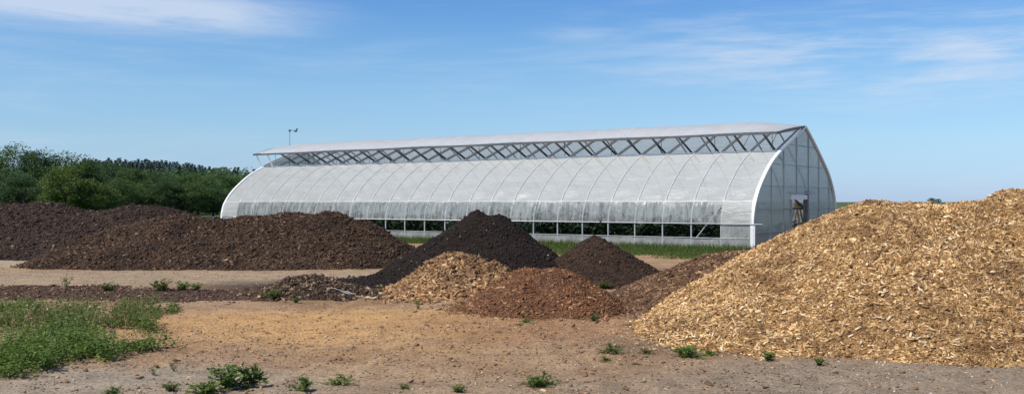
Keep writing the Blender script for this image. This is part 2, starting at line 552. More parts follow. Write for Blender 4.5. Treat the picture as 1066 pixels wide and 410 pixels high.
# --- colours of the heaps
M_chip = chips_mat("fresh_wood_chips", [(0.0, (0.10, 0.047, 0.018)), (0.22, (0.27, 0.145, 0.056)), (0.46, (0.53, 0.325, 0.135)), (0.8, (0.70, 0.475, 0.225)), (1.0, (0.86, 0.68, 0.43))],
                   patch=(0.15, 0.072, 0.028), patch_scale=4.2, patch_lo=0.50, patch_hi=0.62)  # patch and dark stops also paint the shaded pockets between chips
M_chipbed = heap_mat("wood_chip_bed", [(0.3, (0.12, 0.06, 0.024)), (0.6, (0.36, 0.21, 0.085))], 22, bump_scale=45)  # darker brown paints the shade on the chips below the cover
M_bark = chips_mat("dark_shredded_bark", [(0.0, (0.027, 0.016, 0.0095)), (0.5, (0.066, 0.038, 0.022)), (0.90, (0.112, 0.064, 0.035)), (0.97, (0.16, 0.095, 0.058)), (1.0, (0.30, 0.20, 0.125))],
                   patch=(0.030, 0.019, 0.014), patch_scale=1.5)
M_barkbed = heap_mat("dark_bark_bed", [(0.3, (0.022, 0.014, 0.010)), (0.6, (0.055, 0.034, 0.025))], 14)
M_comp = chips_mat("black_compost_crumbs", [(0.0, (0.009, 0.006, 0.0045)), (0.6, (0.020, 0.013, 0.0105)), (0.96, (0.034, 0.022, 0.017)), (0.992, (0.060, 0.042, 0.033)), (1.0, (0.38, 0.34, 0.29))],
                   patch=(0.034, 0.020, 0.016), patch_scale=1.2)
M_compbed = heap_mat("black_compost_bed", [(0.3, (0.009, 0.006, 0.0048)), (0.65, (0.027, 0.0175, 0.0135))], 6)
M_tan = chips_mat("weathered_wood_chips", [(0.0, (0.13, 0.064, 0.028)), (0.4, (0.27, 0.150, 0.068)), (0.8, (0.40, 0.242, 0.118)), (1.0, (0.60, 0.43, 0.25))],
                  patch=(0.16, 0.09, 0.05), patch_scale=2.0)
M_tanbed = heap_mat("weathered_chip_bed", [(0.3, (0.12, 0.070, 0.038)), (0.6, (0.27, 0.165, 0.092))], 18)
M_red = chips_mat("red_brown_mulch", [(0.0, (0.085, 0.036, 0.017)), (0.5, (0.175, 0.080, 0.036)), (0.9, (0.265, 0.130, 0.062)), (1.0, (0.46, 0.29, 0.17))],
                  patch=(0.090, 0.046, 0.027), patch_scale=2.0)
M_redbed = heap_mat("red_mulch_bed", [(0.3, (0.075, 0.036, 0.020)), (0.62, (0.175, 0.088, 0.046))], 16)
M_brown = chips_mat("old_brown_chips", [(0.0, (0.065, 0.034, 0.019)), (0.45, (0.150, 0.083, 0.044)), (0.85, (0.250, 0.148, 0.078)), (1.0, (0.46, 0.31, 0.18))],
                    patch=(0.085, 0.045, 0.027), patch_scale=2.4)
M_brownbed = heap_mat("old_chip_bed", [(0.3, (0.065, 0.035, 0.020)), (0.62, (0.165, 0.092, 0.050))], 16)

def build_heap(name, label, cat, heap, box, step, bed, cover_name, cover_mat, n, size, tilt, spill, group=None, front=True):
    x0, x1, y0, y1 = box
    org = (0.5 * (x0 + x1), 0.5 * (y0 + y1), 0.0)
    o = obj(name, heap.mesh(name, x0, x1, y0, y1, step, org), bed, loc=org)
    tag(o, label, cat, group)
    P, Nn = scatter(heap, n, x0, x1, y0, y1, spill=spill, front=front)
    (lm, ls, lo, hi), wr, tr = size
    ln = logn(n, lm, ls, lo, hi)
    wd = ln * rng.uniform(wr[0], wr[1], n)
    th = ln * rng.uniform(tr[0], tr[1], n)
    obj(cover_name, shard_mesh(cover_name, P, Nn, ln, wd, th, tilt, org), cover_mat, parent=o, kind="stuff")
    return o, org

# big fresh chip heap on the right
chip_heap = Heap([(at(905, 13.41), 13.41, 1.619, 0.47, 0.50, (0.78, 1.0)), (at(955, 13.51), 13.51, 1.600, 0.50, 0.5), (at(1000, 13.61), 13.61, 1.575, 0.52, 0.5),
                  (at(1058, 13.41), 13.41, 1.744, 0.64, 0.35, (0.8, 1)), (at(1100, 13.41), 13.51, 1.666, 0.64, 0.5), (at(1170, 13.41), 13.51, 1.628, 0.64, 0.5), (at(1260, 13.41), 13.61, 1.600, 0.64, 0.5),
                  (at(785, 12.21), 12.21, 0.527, 0.34, 0.5, (0.72, 1.0)), (at(715, 11.61), 11.61, 0.080, 0.16, 0.3, (0.7, 1)), (at(860, 11.61), 11.61, 0.52, 0.50, 0.4), (at(1010, 11.41), 11.41, 0.36, 0.60, 0.4), (at(1100, 11.5), 11.5, 0.34, 0.6, 0.4)],
                 lump=0.07, lump_scale=1.4, fine=0.028, fine_scale=8, seed=21, blend=0.05)
chip_pile, chip_org = build_heap("wood_chip_pile", "huge pale yellow heap of fresh wood chips filling the right side", "chip heap", chip_heap, (1, 11.5, 9.21, 17.41), 0.04,
                                 M_chipbed, "chip_cover", M_chip, 150000, ((0.022, 0.5, 0.008, 0.08), (0.24, 0.55), (0.10, 0.24)), 0.66, 0.12)
# the largest chips lying loose on its face, one by one
chip_shapes = []
for k in range(6):
    q = BOXV * (1 + rng.uniform(-0.4, 0.4, (8, 3))) * np.array((0.042, 0.012, 0.005))
    q[:, 2] += 0.012 * np.sin(q[:, 0] * 30 + k)
    me = nmesh("wood_chip", q, quads=BOXQ)
    chip_shapes.append(me)
M_bigchip, N_, L_, B_ = new_mat("loose_pale_chip")
oi_ = N_.new("ShaderNodeObjectInfo")
rp_ = ramp_node(N_, [(0.0, (0.50, 0.32, 0.14)), (0.6, (0.66, 0.48, 0.26)), (1.0, (0.80, 0.66, 0.44))])
L_.new(oi_.outputs["Random"], rp_.inputs[0]); L_.new(rp_.outputs[0], B_.inputs["Base Color"]); B_.inputs["Roughness"].default_value = 0.8
P, Nn = scatter(chip_heap, 900, 1.4, 6.6, 9.5, 12.4, spill=0.05)
cnt = 0
for p, n_ in zip(P, Nn):
    if cnt >= 200 or abs(p[0] / p[1]) > 0.54:
        continue
    o = obj("wood_chip", chip_shapes[cnt % 6], M_bigchip, parent=chip_pile)
    import mathutils
    q = mathutils.Vector(n_ + rng.normal(0, 0.22, 3)).to_track_quat('Z', 'Y')
    o.rotation_mode = 'QUATERNION'
    o.rotation_quaternion = q @ mathutils.Quaternion((0, 0, 1), rng.uniform(0, 6.28))
    o.location = tuple(p + n_ * 0.016 - np.array(chip_org))
    sc = rng.uniform(0.5, 1.05)
    o.scale = (sc, sc, sc)
    cnt += 1

def strays(heap, parent, name, mat, n, box, lo, hi, wr, tr, tilt, seed, spill=0.2):
    R = np.random.default_rng(seed)
    P, Nn = scatter(heap, n, *box, spill=spill, R=R)
    ln = R.uniform(lo, hi, n)
    obj(name, shard_mesh(name, P, Nn, ln, ln * R.uniform(wr[0], wr[1], n), ln * R.uniform(tr[0], tr[1], n), tilt, tuple(parent.location), lift=0.5, R=R), mat, parent=parent, kind="stuff")
strays(chip_heap, chip_pile, "splinters", M_chip, 700, (1.0, 8, 9.2, 13), 0.06, 0.13, (0.06, 0.16), (0.04, 0.1), 0.5, 601)
# old brown chips leaning on it
brown_heap = Heap([(at(772, 15.35), 15.35, 0.783, 0.42, 0.6), (at(742, 15.55), 15.55, 0.716, 0.46, 0.30, (0.75, 1)), (at(695, 15.15), 15.15, 0.220, 0.28, 0.3, (0.55, 1)), (at(860, 15.85), 15.85, 0.767, 0.45, 0.6)],
                  lump=0.05, seed=33, blend=0.05)
build_heap("old_chip_pile", "low brown heap of weathered chips against the left foot of the big pale heap", "chip heap", brown_heap, (1, 7.6, 13.05, 18.45), 0.05,
           M_brownbed, "chip_cover", M_brown, 22000, ((0.036, 0.42, 0.014, 0.09), (0.28, 0.6), (0.12, 0.3)), 0.4, 0.18)
red_heap = Heap([(at(545, 14.84), 14.84, 0.593, 0.52, 0.22, (0.7, 1)), (at(577, 14.74), 14.74, 0.592, 0.50, 0.25, (1, 0.85)), (at(610, 14.54), 14.54, 0.175, 0.32, 0.3, (1, 0.6)), (at(520, 14.54), 14.54, 0.155, 0.28, 0.3, (0.6, 1))],
                lump=0.055, seed=45, blend=0.04)
red_mulch_pile_o, _ = build_heap("red_mulch_pile", "small rust red mulch heap in the middle of the yard, nearest the camera", "mulch heap", red_heap, (-1.6, 2.6, 12.84, 17.04), 0.04,
           M_redbed, "mulch_cover", M_red, 30000, ((0.016, 0.55, 0.006, 0.055), (0.28, 0.6), (0.15, 0.35)), 0.4, 0.22)
tan_heap = Heap([(at(471, 17.13), 17.13, 0.660, 0.60, 0.22, (0.9, 1)), (at(487, 17.13), 17.23, 0.591, 0.55, 0.25), (at(512, 17.03), 17.03, 0.511, 0.52, 0.22, (1, 0.7)), (at(425, 16.83), 16.83, 0.132, 0.26, 0.4, (0.7, 1))],
                lump=0.05, seed=52, blend=0.04)
tan_chip_pile_o, _ = build_heap("tan_chip_pile", "small tan heap of stringy wood chips at the foot of the black compost", "chip heap", tan_heap, (-3.2, 1.2, 15.13, 19.13), 0.045,
           M_tanbed, "chip_cover", M_tan, 16000, ((0.045, 0.5, 0.015, 0.16), (0.16, 0.45), (0.12, 0.3)), 0.5, 0.22)
comp_heap = Heap([(at(496, 20.76), 20.76, 1.335, 0.62, 0.25, (0.85, 0.8)), (at(518, 20.66), 20.66, 1.316, 0.62, 0.22, (1, 0.72)), (at(475, 20.66), 20.66, 1.011, 0.6, 0.3, (0.8, 1)), (at(445, 20.26), 20.26, 0.597, 0.5, 0.3, (0.75, 1)), (at(543, 20.36), 20.36, 0.853, 0.55, 0.3, (1, 0.75)),
                  (at(415, 19.56), 19.56, 0.139, 0.2, 0.4, (0.9, 1)), (at(375, 18.86), 18.86, 0.062, 0.10, 0.3, 1.6), (at(575, 19.46), 19.46, 0.237, 0.40, 0.4, (1, 0.7)), (at(499, 19.36), 19.36, 0.433, 0.45, 0.5, 1.3), (at(496, 20.66), 20.61, 1.40, 0.9, 0.08)],
                 lump=0.07, lump_scale=1.2, fine=0.02, fine_scale=5, seed=61, blend=0.045)
compost_pile_o, _ = build_heap("compost_pile", "tall pointed heap of black compost before the greenhouse's open side", "compost heap", comp_heap, (-4.6, 2, 17.56, 24.16), 0.05,
           M_compbed, "compost_crumbs", M_comp, 20000, ((0.014, 0.55, 0.006, 0.06), (0.5, 0.95), (0.4, 0.8)), 0.5, 0.12)
M_fine = heap_mat("brown_compost_bed", [(0.3, (0.024, 0.014, 0.009)), (0.65, (0.062, 0.036, 0.023))], 6)
M_finecr = chips_mat("brown_compost_crumbs", [(0.0, (0.022, 0.013, 0.0085)), (0.6, (0.050, 0.029, 0.019)), (0.97, (0.080, 0.048, 0.031)), (1.0, (0.20, 0.14, 0.09))])
small_heap = Heap([(at(620, 20.36), 20.36, 0.843, 0.56, 0.20, (0.85, 0.8)), (at(638, 20.16), 20.16, 0.636, 0.52, 0.3, (1, 0.75)), (at(662, 20.06), 20.36, 0.244, 0.34, 0.4, (1, 0.7)), (at(622, 18.76), 18.76, 0.250, 0.34, 0.4), (at(685, 20.56), 20.56, 0.049, 0.15, 0.2, (1.5, 0.7))],
                  lump=0.07, seed=75, blend=0.04)
fine_compost_pile_o, _ = build_heap("fine_compost_pile", "smaller dark brown compost cone right of the tall black heap", "compost heap", small_heap, (0, 4.6, 17.36, 23.16), 0.05,
           M_fine, "compost_crumbs", M_finecr, 10000, ((0.014, 0.55, 0.006, 0.05), (0.5, 0.95), (0.4, 0.8)), 0.5, 0.08)
M_bark_old = chips_mat("older_shredded_bark", [(0.0, (0.020, 0.012, 0.009)), (0.5, (0.046, 0.028, 0.020)), (0.92, (0.075, 0.046, 0.031)), (1.0, (0.22, 0.15, 0.10))], patch=(0.028, 0.018, 0.013), patch_scale=1.3)
bark_heap = Heap([(at(112, 25.41), 25.41, 0.711, 0.44, 0.4), (at(150, 25.81), 25.81, 1.028, 0.46, 0.4), (at(183, 25.81), 25.81, 1.255, 0.48, 0.4), (at(222, 25.81), 25.81, 1.127, 0.47, 0.5), (at(262, 25.81), 25.91, 1.226, 0.47, 0.5),
                  (at(300, 25.81), 25.81, 1.294, 0.48, 0.5), (at(345, 25.81), 25.81, 1.304, 0.48, 0.35, (1, 0.8)), (at(378, 25.71), 25.71, 1.107, 0.48, 0.3, (1, 0.65)), (at(402, 25.81), 25.81, 0.634, 0.42, 0.3, (1, 0.6)), (at(70, 24.81), 24.81, 0.342, 0.30, 0.4, (0.55, 1))],
                 lump=0.09, lump_scale=1.1, fine=0.04, seed=83, blend=0.06)
bark_mulch_pile_o, _ = build_heap("bark_mulch_pile", "long dark brown heap of shredded bark, foremost on the left", "mulch heap", bark_heap, (-15, -1.2, 22.01, 29.81), 0.07,
           M_barkbed, "bark_cover", M_bark, 80000, ((0.032, 0.5, 0.012, 0.14), (0.25, 0.6), (0.12, 0.35)), 0.5, 0.10)
back_heap = Heap([(at(-60, 31.38), 31.38, 1.551, 0.40, 0.6), (at(0, 31.38), 31.38, 1.541, 0.38, 0.6), (at(45, 31.38), 31.38, 1.561, 0.38, 0.6), (at(70, 31.58), 31.58, 1.354, 0.40, 0.5)],
                 lump=0.06, lump_scale=1.0, seed=91, blend=0.08)
build_heap("bark_mulch_pile", "dark bark heap at the far left edge, behind a strip of bare pale ground", "mulch heap", back_heap, (-24, -10, 26.58, 36.38), 0.10,
           M_barkbed, "bark_cover", M_bark_old, 26000, ((0.05, 0.45, 0.018, 0.17), (0.25, 0.6), (0.12, 0.35)), 0.5, 0.08)
mid_heap = Heap([(at(100, 30.36), 30.36, 1.333, 0.40, 0.5), (at(138, 30.36), 30.36, 1.501, 0.42, 0.5), (at(163, 30.36), 30.36, 1.432, 0.42, 0.5), (at(195, 30.36), 30.36, 1.126, 0.40, 0.5), (at(240, 29.96), 30.16, 0.958, 0.45, 0.5)],
                lump=0.06, lump_scale=1.1, seed=97, blend=0.08)
build_heap("bark_mulch_pile", "dark bark heap peeking over the foremost long heap, before the trees", "mulch heap", mid_heap, (-17.5, -5.5, 26.36, 35.36), 0.10,
           M_barkbed, "bark_cover", M_bark_old, 20000, ((0.05, 0.45, 0.018, 0.17), (0.25, 0.6), (0.12, 0.35)), 0.5, 0.08)

strays(tan_heap, tan_chip_pile_o, "splinters", M_tan, 600, (-3.2, 1.2, 15.1, 19), 0.08, 0.22, (0.05, 0.14), (0.04, 0.1), 0.6, 602)
strays(red_heap, red_mulch_pile_o, "splinters", M_red, 500, (-1.6, 2.6, 12.8, 16), 0.06, 0.16, (0.08, 0.2), (0.06, 0.12), 0.5, 605)
strays(bark_heap, bark_mulch_pile_o, "splinters", M_bark, 1100, (-15, -1.2, 22, 28), 0.08, 0.18, (0.08, 0.2), (0.06, 0.15), 0.6, 606)

# dark mulch spilled in a strip across the left of the yard, and the scrap heap at its end
strip_heap = Heap([(at(x, d * 1.139), d * 1.139, hh, 0.10, 0.25, 2.6) for x, d, hh in ((-20, 14.9, 0.05), (40, 15.0, 0.06), (95, 14.8, 0.05), (150, 14.6, 0.045), (205, 14.5, 0.05), (245, 14.6, 0.05), (285, 14.7, 0.055), (60, 15.9, 0.025))],
                  lump=0.025, lump_scale=1.6, fine=0.02, seed=103, blend=0.02, warp=0.5)
so = obj("spilled_mulch", strip_heap.mesh("spilled_mulch", -12, -1.8, 15.0, 19.4, 0.06, (0, 0, 0)), heap_mat("spilled_mulch_soil", [(0.3, (0.040, 0.023, 0.017)), (0.62, (0.115, 0.066, 0.044))], 8), kind="stuff")
tag(so, "dark strip of spilled mulch across the left of the yard", "spilled mulch")
M_spill = chips_mat("spilled_bark_bits", [(0.0, (0.035, 0.020, 0.014)), (0.7, (0.11, 0.062, 0.040)), (1.0, (0.25, 0.17, 0.11))])
P, Nn = scatter(strip_heap, 6000, -12, -1.8, 15.0, 19.4, spill=0.04, front=False)
ln = logn(6000, 0.03, 0.4, 0.012, 0.09)
obj("bark_bits", shard_mesh("bark_bits", P, Nn, ln, ln * 0.5, ln * 0.3, 0.4, (0, 0, 0)), M_spill, parent=so, kind="stuff")
scrap = Heap([(at(322, 16.67), 16.67, 0.335, 0.46, 0.20, 1.2), (at(340, 16.57), 16.57, 0.205, 0.36, 0.2, 1.3), (at(368, 16.47), 16.47, 0.074, 0.2, 0.2, 1.5), (at(290, 16.67), 16.67, 0.106, 0.2, 0.2, 1.5)], lump=0.03, lump_scale=3, fine=0.03, seed=111, blend=0.03)
M_scrap = chips_mat("mixed_scrap_bits", [(0.0, (0.024, 0.015, 0.010)), (0.5, (0.075, 0.046, 0.029)), (0.88, (0.17, 0.11, 0.065)), (1.0, (0.36, 0.27, 0.18))])
scrap_o, scrap_org = build_heap("scrap_heap", "knee low heap of dark soil and root scraps at the end of the mulch strip", "soil heap", scrap, (-5.2, -1.6, 15.37, 17.97), 0.035,
                     M_barkbed, "scrap_cover", M_scrap, 7000, ((0.026, 0.55, 0.01, 0.10), (0.3, 0.7), (0.2, 0.5)), 0.5, 0.05)
M_plank = plain_mat("weathered_pale_wood", (0.55, 0.42, 0.27), 0.8, spec=0.2, scale=14)
M_plastic = plain_mat("torn_grey_plastic", (0.27, 0.27, 0.26), 0.5, spec=0.5, scale=20)
mb = MB()
for k in range(5):                                  # crumpled strips of torn plastic half buried in the scrap
    x = at(346 + 4 * k, 16.3); p = []
    for i in range(6):
        xx = x + 0.07 * i; yy = 16.2 - 0.03 * k - 0.02 * i
        p.append((xx, yy, float(scrap.h(np.array(xx), np.array(yy))) + 0.025 + 0.015 * math.sin(i * 2 + k)))
    mb.tube(p, 0.007, 4, 0.003)
tag(obj("plastic_strip", mb.mesh("plastic_strip"), M_plastic), "torn grey plastic strips hanging over the low soil heap", "plastic scrap")
def log_thing(name, label, px, d, ln, r, yaw, mat, cat):
    m_ = MB(); pts = []
    for i in range(6):
        t = (i / 5 - 0.5) * ln
        pts.append((t * math.cos(yaw), t * math.sin(yaw), 0.8 * r + 0.012 * math.sin(i * 1.7)))
    m_.tube(pts, r, 7, r * 0.75)
    x = at(px, d)
    return tag(obj(name, m_.mesh(name, True), mat, loc=(x, d, float(ground_relief(np.array(x), np.array(d))))), label, cat)
log_thing("wood_billet", "short pale piece of split wood lying right of the soil heap", 387, 15.88, 0.19, 0.028, 0.15, M_plank, "wood scrap")
log_thing("wood_billet", "forked pale stick poking up at the left foot of the tan chips", 402, 16.6, 0.25, 0.022, 0.5, M_plank, "wood scrap")

# clods that rolled off the compost
M_clod = plain_mat("compost_clod", (0.028, 0.019, 0.016), 0.95, spec=0.1, scale=30)
def clod_mesh(seed):
    R = np.random.default_rng(seed)
    t = (1 + 5 ** 0.5) / 2
    V = np.array([(-1, t, 0), (1, t, 0), (-1, -t, 0), (1, -t, 0), (0, -1, t), (0, 1, t), (0, -1, -t), (0, 1, -t), (t, 0, -1), (t, 0, 1), (-t, 0, -1), (-t, 0, 1)]) / 1.9
    T = [(0, 11, 5), (0, 5, 1), (0, 1, 7), (0, 7, 10), (0, 10, 11), (1, 5, 9), (5, 11, 4), (11, 10, 2), (10, 7, 6), (7, 1, 8), (3, 9, 4), (3, 4, 2), (3, 2, 6), (3, 6, 8), (3, 8, 9), (4, 9, 5), (2, 4, 11), (6, 2, 10), (8, 6, 7), (9, 8, 1)]
    V = V * R.uniform(0.75, 1.2, (12, 1)); V[:, 2] *= 0.75
    return nmesh("compost_clod", V, tris=T)
for i, (px, py, r, lab) in enumerate(((655, 297, 0.12, "largest black clod lying right of the small compost cone"), (645, 300, 0.06, "small black clod just left of the largest clod"), (688, 285, 0.07, "black clod at the far right tip of the small cone"))):
    d = gy(py)
    o = obj("compost_clod", clod_mesh(i), M_clod, loc=(at(px, d), d, r * 0.45))
    o.scale = (r, r, r)
    tag(o, lab, "clod", "clods rolled off the compost")

# ------------------------------------------------------------------ grit, gravel and stray chips on the yard
def yard_points(n, x0, x1, y0, y1):
    x = rng.uniform(x0, x1, n); y = rng.uniform(y0, y1, n)
    k = np.abs(x / y) < 0.60
    x, y = x[k], y[k]
    return np.stack([x, y, ground_relief(x, y)], 1)
M_grit = chips_mat("yard_gravel", [(0.0, (0.13, 0.090, 0.060)), (0.4, (0.24, 0.175, 0.120)), (0.75, (0.34, 0.27, 0.20)), (0.95, (0.42, 0.36, 0.29)), (1.0, (0.62, 0.57, 0.50))], grain=False)
P = np.concatenate([yard_points(40000, -7, 7, 7.1, 12.5), yard_points(16000, -9, 8, 12, 19.4), yard_points(9000, -13, -1, 18.2, 23.3)])
dn = fbm(P[:, 0] * 0.9, P[:, 1] * 0.9, 140, 3)
P = P[dn + rng.uniform(-0.3, 0.3, len(P)) > -0.08]
n = len(P); ln = logn(n, 0.0085, 0.45, 0.004, 0.028)
gv = obj("gravel", shard_mesh("gravel", P, np.tile((0, 0, 1.0), (n, 1)), ln, ln * rng.uniform(0.5, 1, n), ln * rng.uniform(0.3, 0.7, n), 0.3, (0, 0, 0)), M_grit, kind="stuff")
P = yard_points(15000, -7, 6, 7.2, 18.2)
pc = np.hypot(P[:, 0] - 0.6, (P[:, 1] - 10.8) * 0.72)
P = P[rng.random(len(P)) < np.clip(1.15 - pc / 5, 0.10, 1)]
n = len(P); ln = logn(n, 0.022, 0.5, 0.009, 0.09)
obj("stray_chips", shard_mesh("stray_chips", P, np.tile((0, 0, 1.0), (n, 1)), ln, ln * rng.uniform(0.2, 0.5, n), ln * rng.uniform(0.12, 0.3, n), 0.25, (0, 0, 0)), M_tan, kind="stuff")

# ------------------------------------------------------------------ greenhouse
BX, BY = (783 - CX) / F * (F * CH / 53), F * CH / 53
ANG = math.radians(35.25)
NB, BAY = 25, 1.035
LEN = NB * BAY
gh = thing("greenhouse", "long white plastic film greenhouse with open ridge vent and clear gable", "greenhouse", (BX, BY, 0), math.atan2(math.cos(ANG), math.sin(ANG)))
near_c = [(0, 0), (0, 0.45), (0.0, 0.9), (0.05, 1.2), (0.20, 1.57), (0.66, 2.13), (1.57, 2.83), (2.58, 3.33), (3.79, 3.80), (5.0, 4.27)]
far_c = [(5.0, 4.27), (5.87, 3.80), (6.88, 3.18), (7.72, 2.60), (8.27, 1.97), (8.50, 1.41), (8.60, 0.9), (8.62, 0.45), (8.62, 0)]
def catmull(pts, n=6):
    P = np.array(pts, float); P = np.vstack([2 * P[0] - P[1], P, 2 * P[-1] - P[-2]])
    out = []
    for i in range(1, len(P) - 2):
        for k in range(n):
            t = k / n
            out.append(0.5 * ((2 * P[i]) + (-P[i - 1] + P[i + 1]) * t + (2 * P[i - 1] - 5 * P[i] + 4 * P[i + 1] - P[i + 2]) * t * t + (-P[i - 1] + 3 * P[i] - 3 * P[i + 1] + P[i + 2]) * t ** 3))
    out.append(P[-2])
    return np.array(out)
NEAR = catmull(near_c); FAR = catmull(far_c)
PROF = np.vstack([NEAR, FAR[1:]])
def prof_z(u):
    return np.interp(u, PROF[:, 0] + np.linspace(0, 1e-4, len(PROF)), PROF[:, 1])
def near_u(z):
    return np.interp(z, NEAR[:, 1], NEAR[:, 0])

M_film = film_mat("white_roof_film", (0.80, 0.82, 0.79), 0.24, trans=0.45, wr_scale=(1.2, 0.5, 1.8), wr=1.0, wr_noise=2.4, dirt=0.07, clear_var=0.05)
M_flap = film_mat("vent_flap_film", (0.88, 0.89, 0.89), 0.08, trans=0.48, wr_scale=(0.35, 1.6, 1), wr=0.35, wr_noise=2.0, dirt=0.10)
M_curt = film_mat("clear_curtain_film", (0.72, 0.75, 0.74), 0.60, trans=0.4, rough=0.22, wr_scale=(1, 2.6, 0.55), wr=0.7, wr_noise=2.2, clear_var=0.22)
M_skirt = film_mat("skirt_film", (0.60, 0.62, 0.60), 0.22, trans=0.35, rough=0.3, wr_scale=(1, 3.0, 1.2), wr=0.8, wr_noise=2.0, dirt=0.25, clear_var=0.12)
M_poly = film_mat("clear_gable_sheet", (0.50, 0.56, 0.55), 0.50, trans=0.35, rough=0.12, wr_scale=(0.5, 1, 0.4), wr=0.05, wr_noise=1.0, dirt=0.15)
M_galv = plain_mat("galvanised_steel", (0.47, 0.48, 0.49), 0.55, metal=0.1, var=0.15)
M_arm = plain_mat("dark_steel_arm", (0.13, 0.135, 0.14), 0.6, metal=0.3, var=0.2)  # shade on the undersides of the vent arms is put into this dark grey
M_trim = plain_mat("white_trim", (0.80, 0.81, 0.80), 0.4, var=0.05)
M_seam = plain_mat("grey_seam_strip", (0.36, 0.39, 0.40), 0.5, var=0.15)

def sheet(name, us_zs, ss, mat, off=0.0, sag=None, parent=gh):
    """a film laid over a run of profile points, for a run of stations along the house"""
    P = np.array(us_zs)
    V, nu, ns = [], len(P), len(ss)
    T = np.gradient(P, axis=0); Nn = np.stack([-T[:, 1], T[:, 0]], 1); Nn /= np.linalg.norm(Nn, axis=1, keepdims=True) + 1e-9
    for s_ in ss:
        for j in range(nu):
            o_ = off + (sag(s_, j / (nu - 1)) if sag else 0)
            V.append((P[j, 0] + Nn[j, 0] * o_, s_, P[j, 1] + Nn[j, 1] * o_))
    Q = [(i * nu + j, i * nu + j + 1, (i + 1) * nu + j + 1, (i + 1) * nu + j) for i in range(ns - 1) for j in range(nu - 1)]
    return obj(name, nmesh(name, V, quads=Q, smooth=True), mat, parent)

U_VENT = 2.52
roof_near = np.array([(near_u(1.60), 1.60)] + [p for p in NEAR if p[1] > 1.62 and p[0] < U_VENT - 0.05] + [(U_VENT, float(prof_z(U_VENT)))])
roof_near = np.stack([np.interp(np.linspace(0, 1, 26), np.linspace(0, 1, len(roof_near)), roof_near[:, k]) for k in (0, 1)], 1)
SS = np.linspace(0, LEN, NB * 8 + 1)
bay_r = np.random.default_rng(4).uniform(0.5, 1.3, NB + 1)
def sag_roof(s_, t):
    b = s_ / BAY; i = min(int(b), NB - 1); ph = b - i
    w = math.sin(math.pi * ph)
    # the film hangs slack between the hoops, a slack fold low in each bay
    return -0.045 * bay_r[i] * w * (0.4 + math.sin(math.pi * t)) + 0.052 * bay_r[i] * w * math.sin(23 * t + 5 * bay_r[i] + 3 * ph) * max(0, 1 - 1.7 * t)
sheet("roof_film", roof_near, SS, M_film, 0.0, sag_roof)
sheet("roof_film", np.vstack([FAR[:-1]]), np.linspace(0, LEN, NB * 4 + 1), M_film, 0.0, lambda s_, t: -0.03 * math.sin(math.pi * ((s_ / BAY) % 1)))
# roll-up curtain, skirt, closed end bays
def wr(s_, t):
    return 0.02 + 0.028 * float(fbm(np.array(s_ * 2.6 + t * 1.2), np.array(t * 1.5 + s_), 7, 3)) * 2
cur = [(near_u(z) , z) for z in np.linspace(0.90, 1.585, 8)]
sheet("roll_up_curtain", cur, np.linspace(1.0 * BAY, LEN - 1.0 * BAY, 300), M_curt, 0.015, wr)
skirt = [(0.0, z) for z in np.linspace(0.0, 0.43, 6)]
sheet("skirt_film", skirt, np.linspace(0, LEN, 300), M_skirt, 0.02, lambda s_, t: 0.02 * float(fbm(np.array(s_ * 2 - t), np.array(t * 2.0), 19, 3)) * 2)
for a, b in ((0.0, BAY), (LEN - BAY, LEN)):
    sheet("end_bay_film", [(near_u(z), z) for z in np.linspace(0.90, 1.585, 8)], np.linspace(a + 0.01, b - 0.01, 14), M_film, 0.012, wr)
    sheet("end_bay_sheet", [(near_u(z), z) for z in np.linspace(0.445, 0.885, 5)], np.linspace(a + 0.01, b - 0.01, 14), M_skirt, 0.012)
sheet("far_curtain", [(PROF[-1][0] + 0.03, z) for z in np.linspace(0.0, 0.45, 3)], np.linspace(0, LEN, 40), M_skirt)
# hoops: one arch per bay line, near leg to far leg
def hoop_mesh(r):
    idx = list(range(0, len(PROF), 2))
    if idx[-1] != len(PROF) - 1:
        idx.append(len(PROF) - 1)
    m_ = MB()
    m_.tube([(PROF[i, 0], 0, PROF[i, 1] - 0.005) for i in idx], r, 6)
    return m_.mesh("hoop", True)
hm = hoop_mesh(0.029)
for i in range(1, NB):
    obj("hoop", hm, M_galv, gh, (0, i * BAY, 0))
# white trim along both gables
def arch_trim(name, y0, y1, mat):
    V, Fc = [], []
    Pn = PROF
    T = np.gradient(Pn, axis=0); Nn = np.stack([-T[:, 1], T[:, 0]], 1); Nn /= np.linalg.norm(Nn, axis=1, keepdims=True)
    for p, q in zip(Pn, Nn):
        for (o_, y) in ((0.034, y0), (0.034, y1), (-0.034, y1), (-0.034, y0)):
            V.append((p[0] + q[0] * o_, y, p[1] + q[1] * o_))
    for i in range(len(Pn) - 1):
        for j in range(4):
            Fc.append((4 * i + j, 4 * i + (j + 1) % 4, 4 * i + 4 + (j + 1) % 4, 4 * i + 4 + j))
    return obj(name, nmesh(name, V, faces=Fc), mat, gh)
arch_trim("gable_trim", -0.06, 0.05, M_trim)
arch_trim("gable_trim", LEN - 0.05, LEN + 0.06, M_trim)
obj("baseboard", MB().box(-0.035, 0.0, 0.07, LEN - 0.07, 0.0, 0.05).mesh("baseboard"), M_seam, gh)
obj("eave_rail", MB().tube([(near_u(1.6) - 0.035, -0.02, 1.605), (near_u(1.6) - 0.035, LEN + 0.02, 1.605)], 0.014, 6).mesh("eave_rail"), M_trim, gh)
obj("roll_tube", MB().tube([(near_u(0.9) - 0.05, -0.35, 0.895), (near_u(0.9) - 0.05, LEN - 0.9, 0.895)], 0.013, 8).mesh("roll_tube", True), M_trim, gh)
obj("hip_rail", MB().tube([(-0.03, 0.07, 0.437), (-0.03, LEN - 0.07, 0.437)], 0.010, 6).mesh("hip_rail"), M_galv, gh)
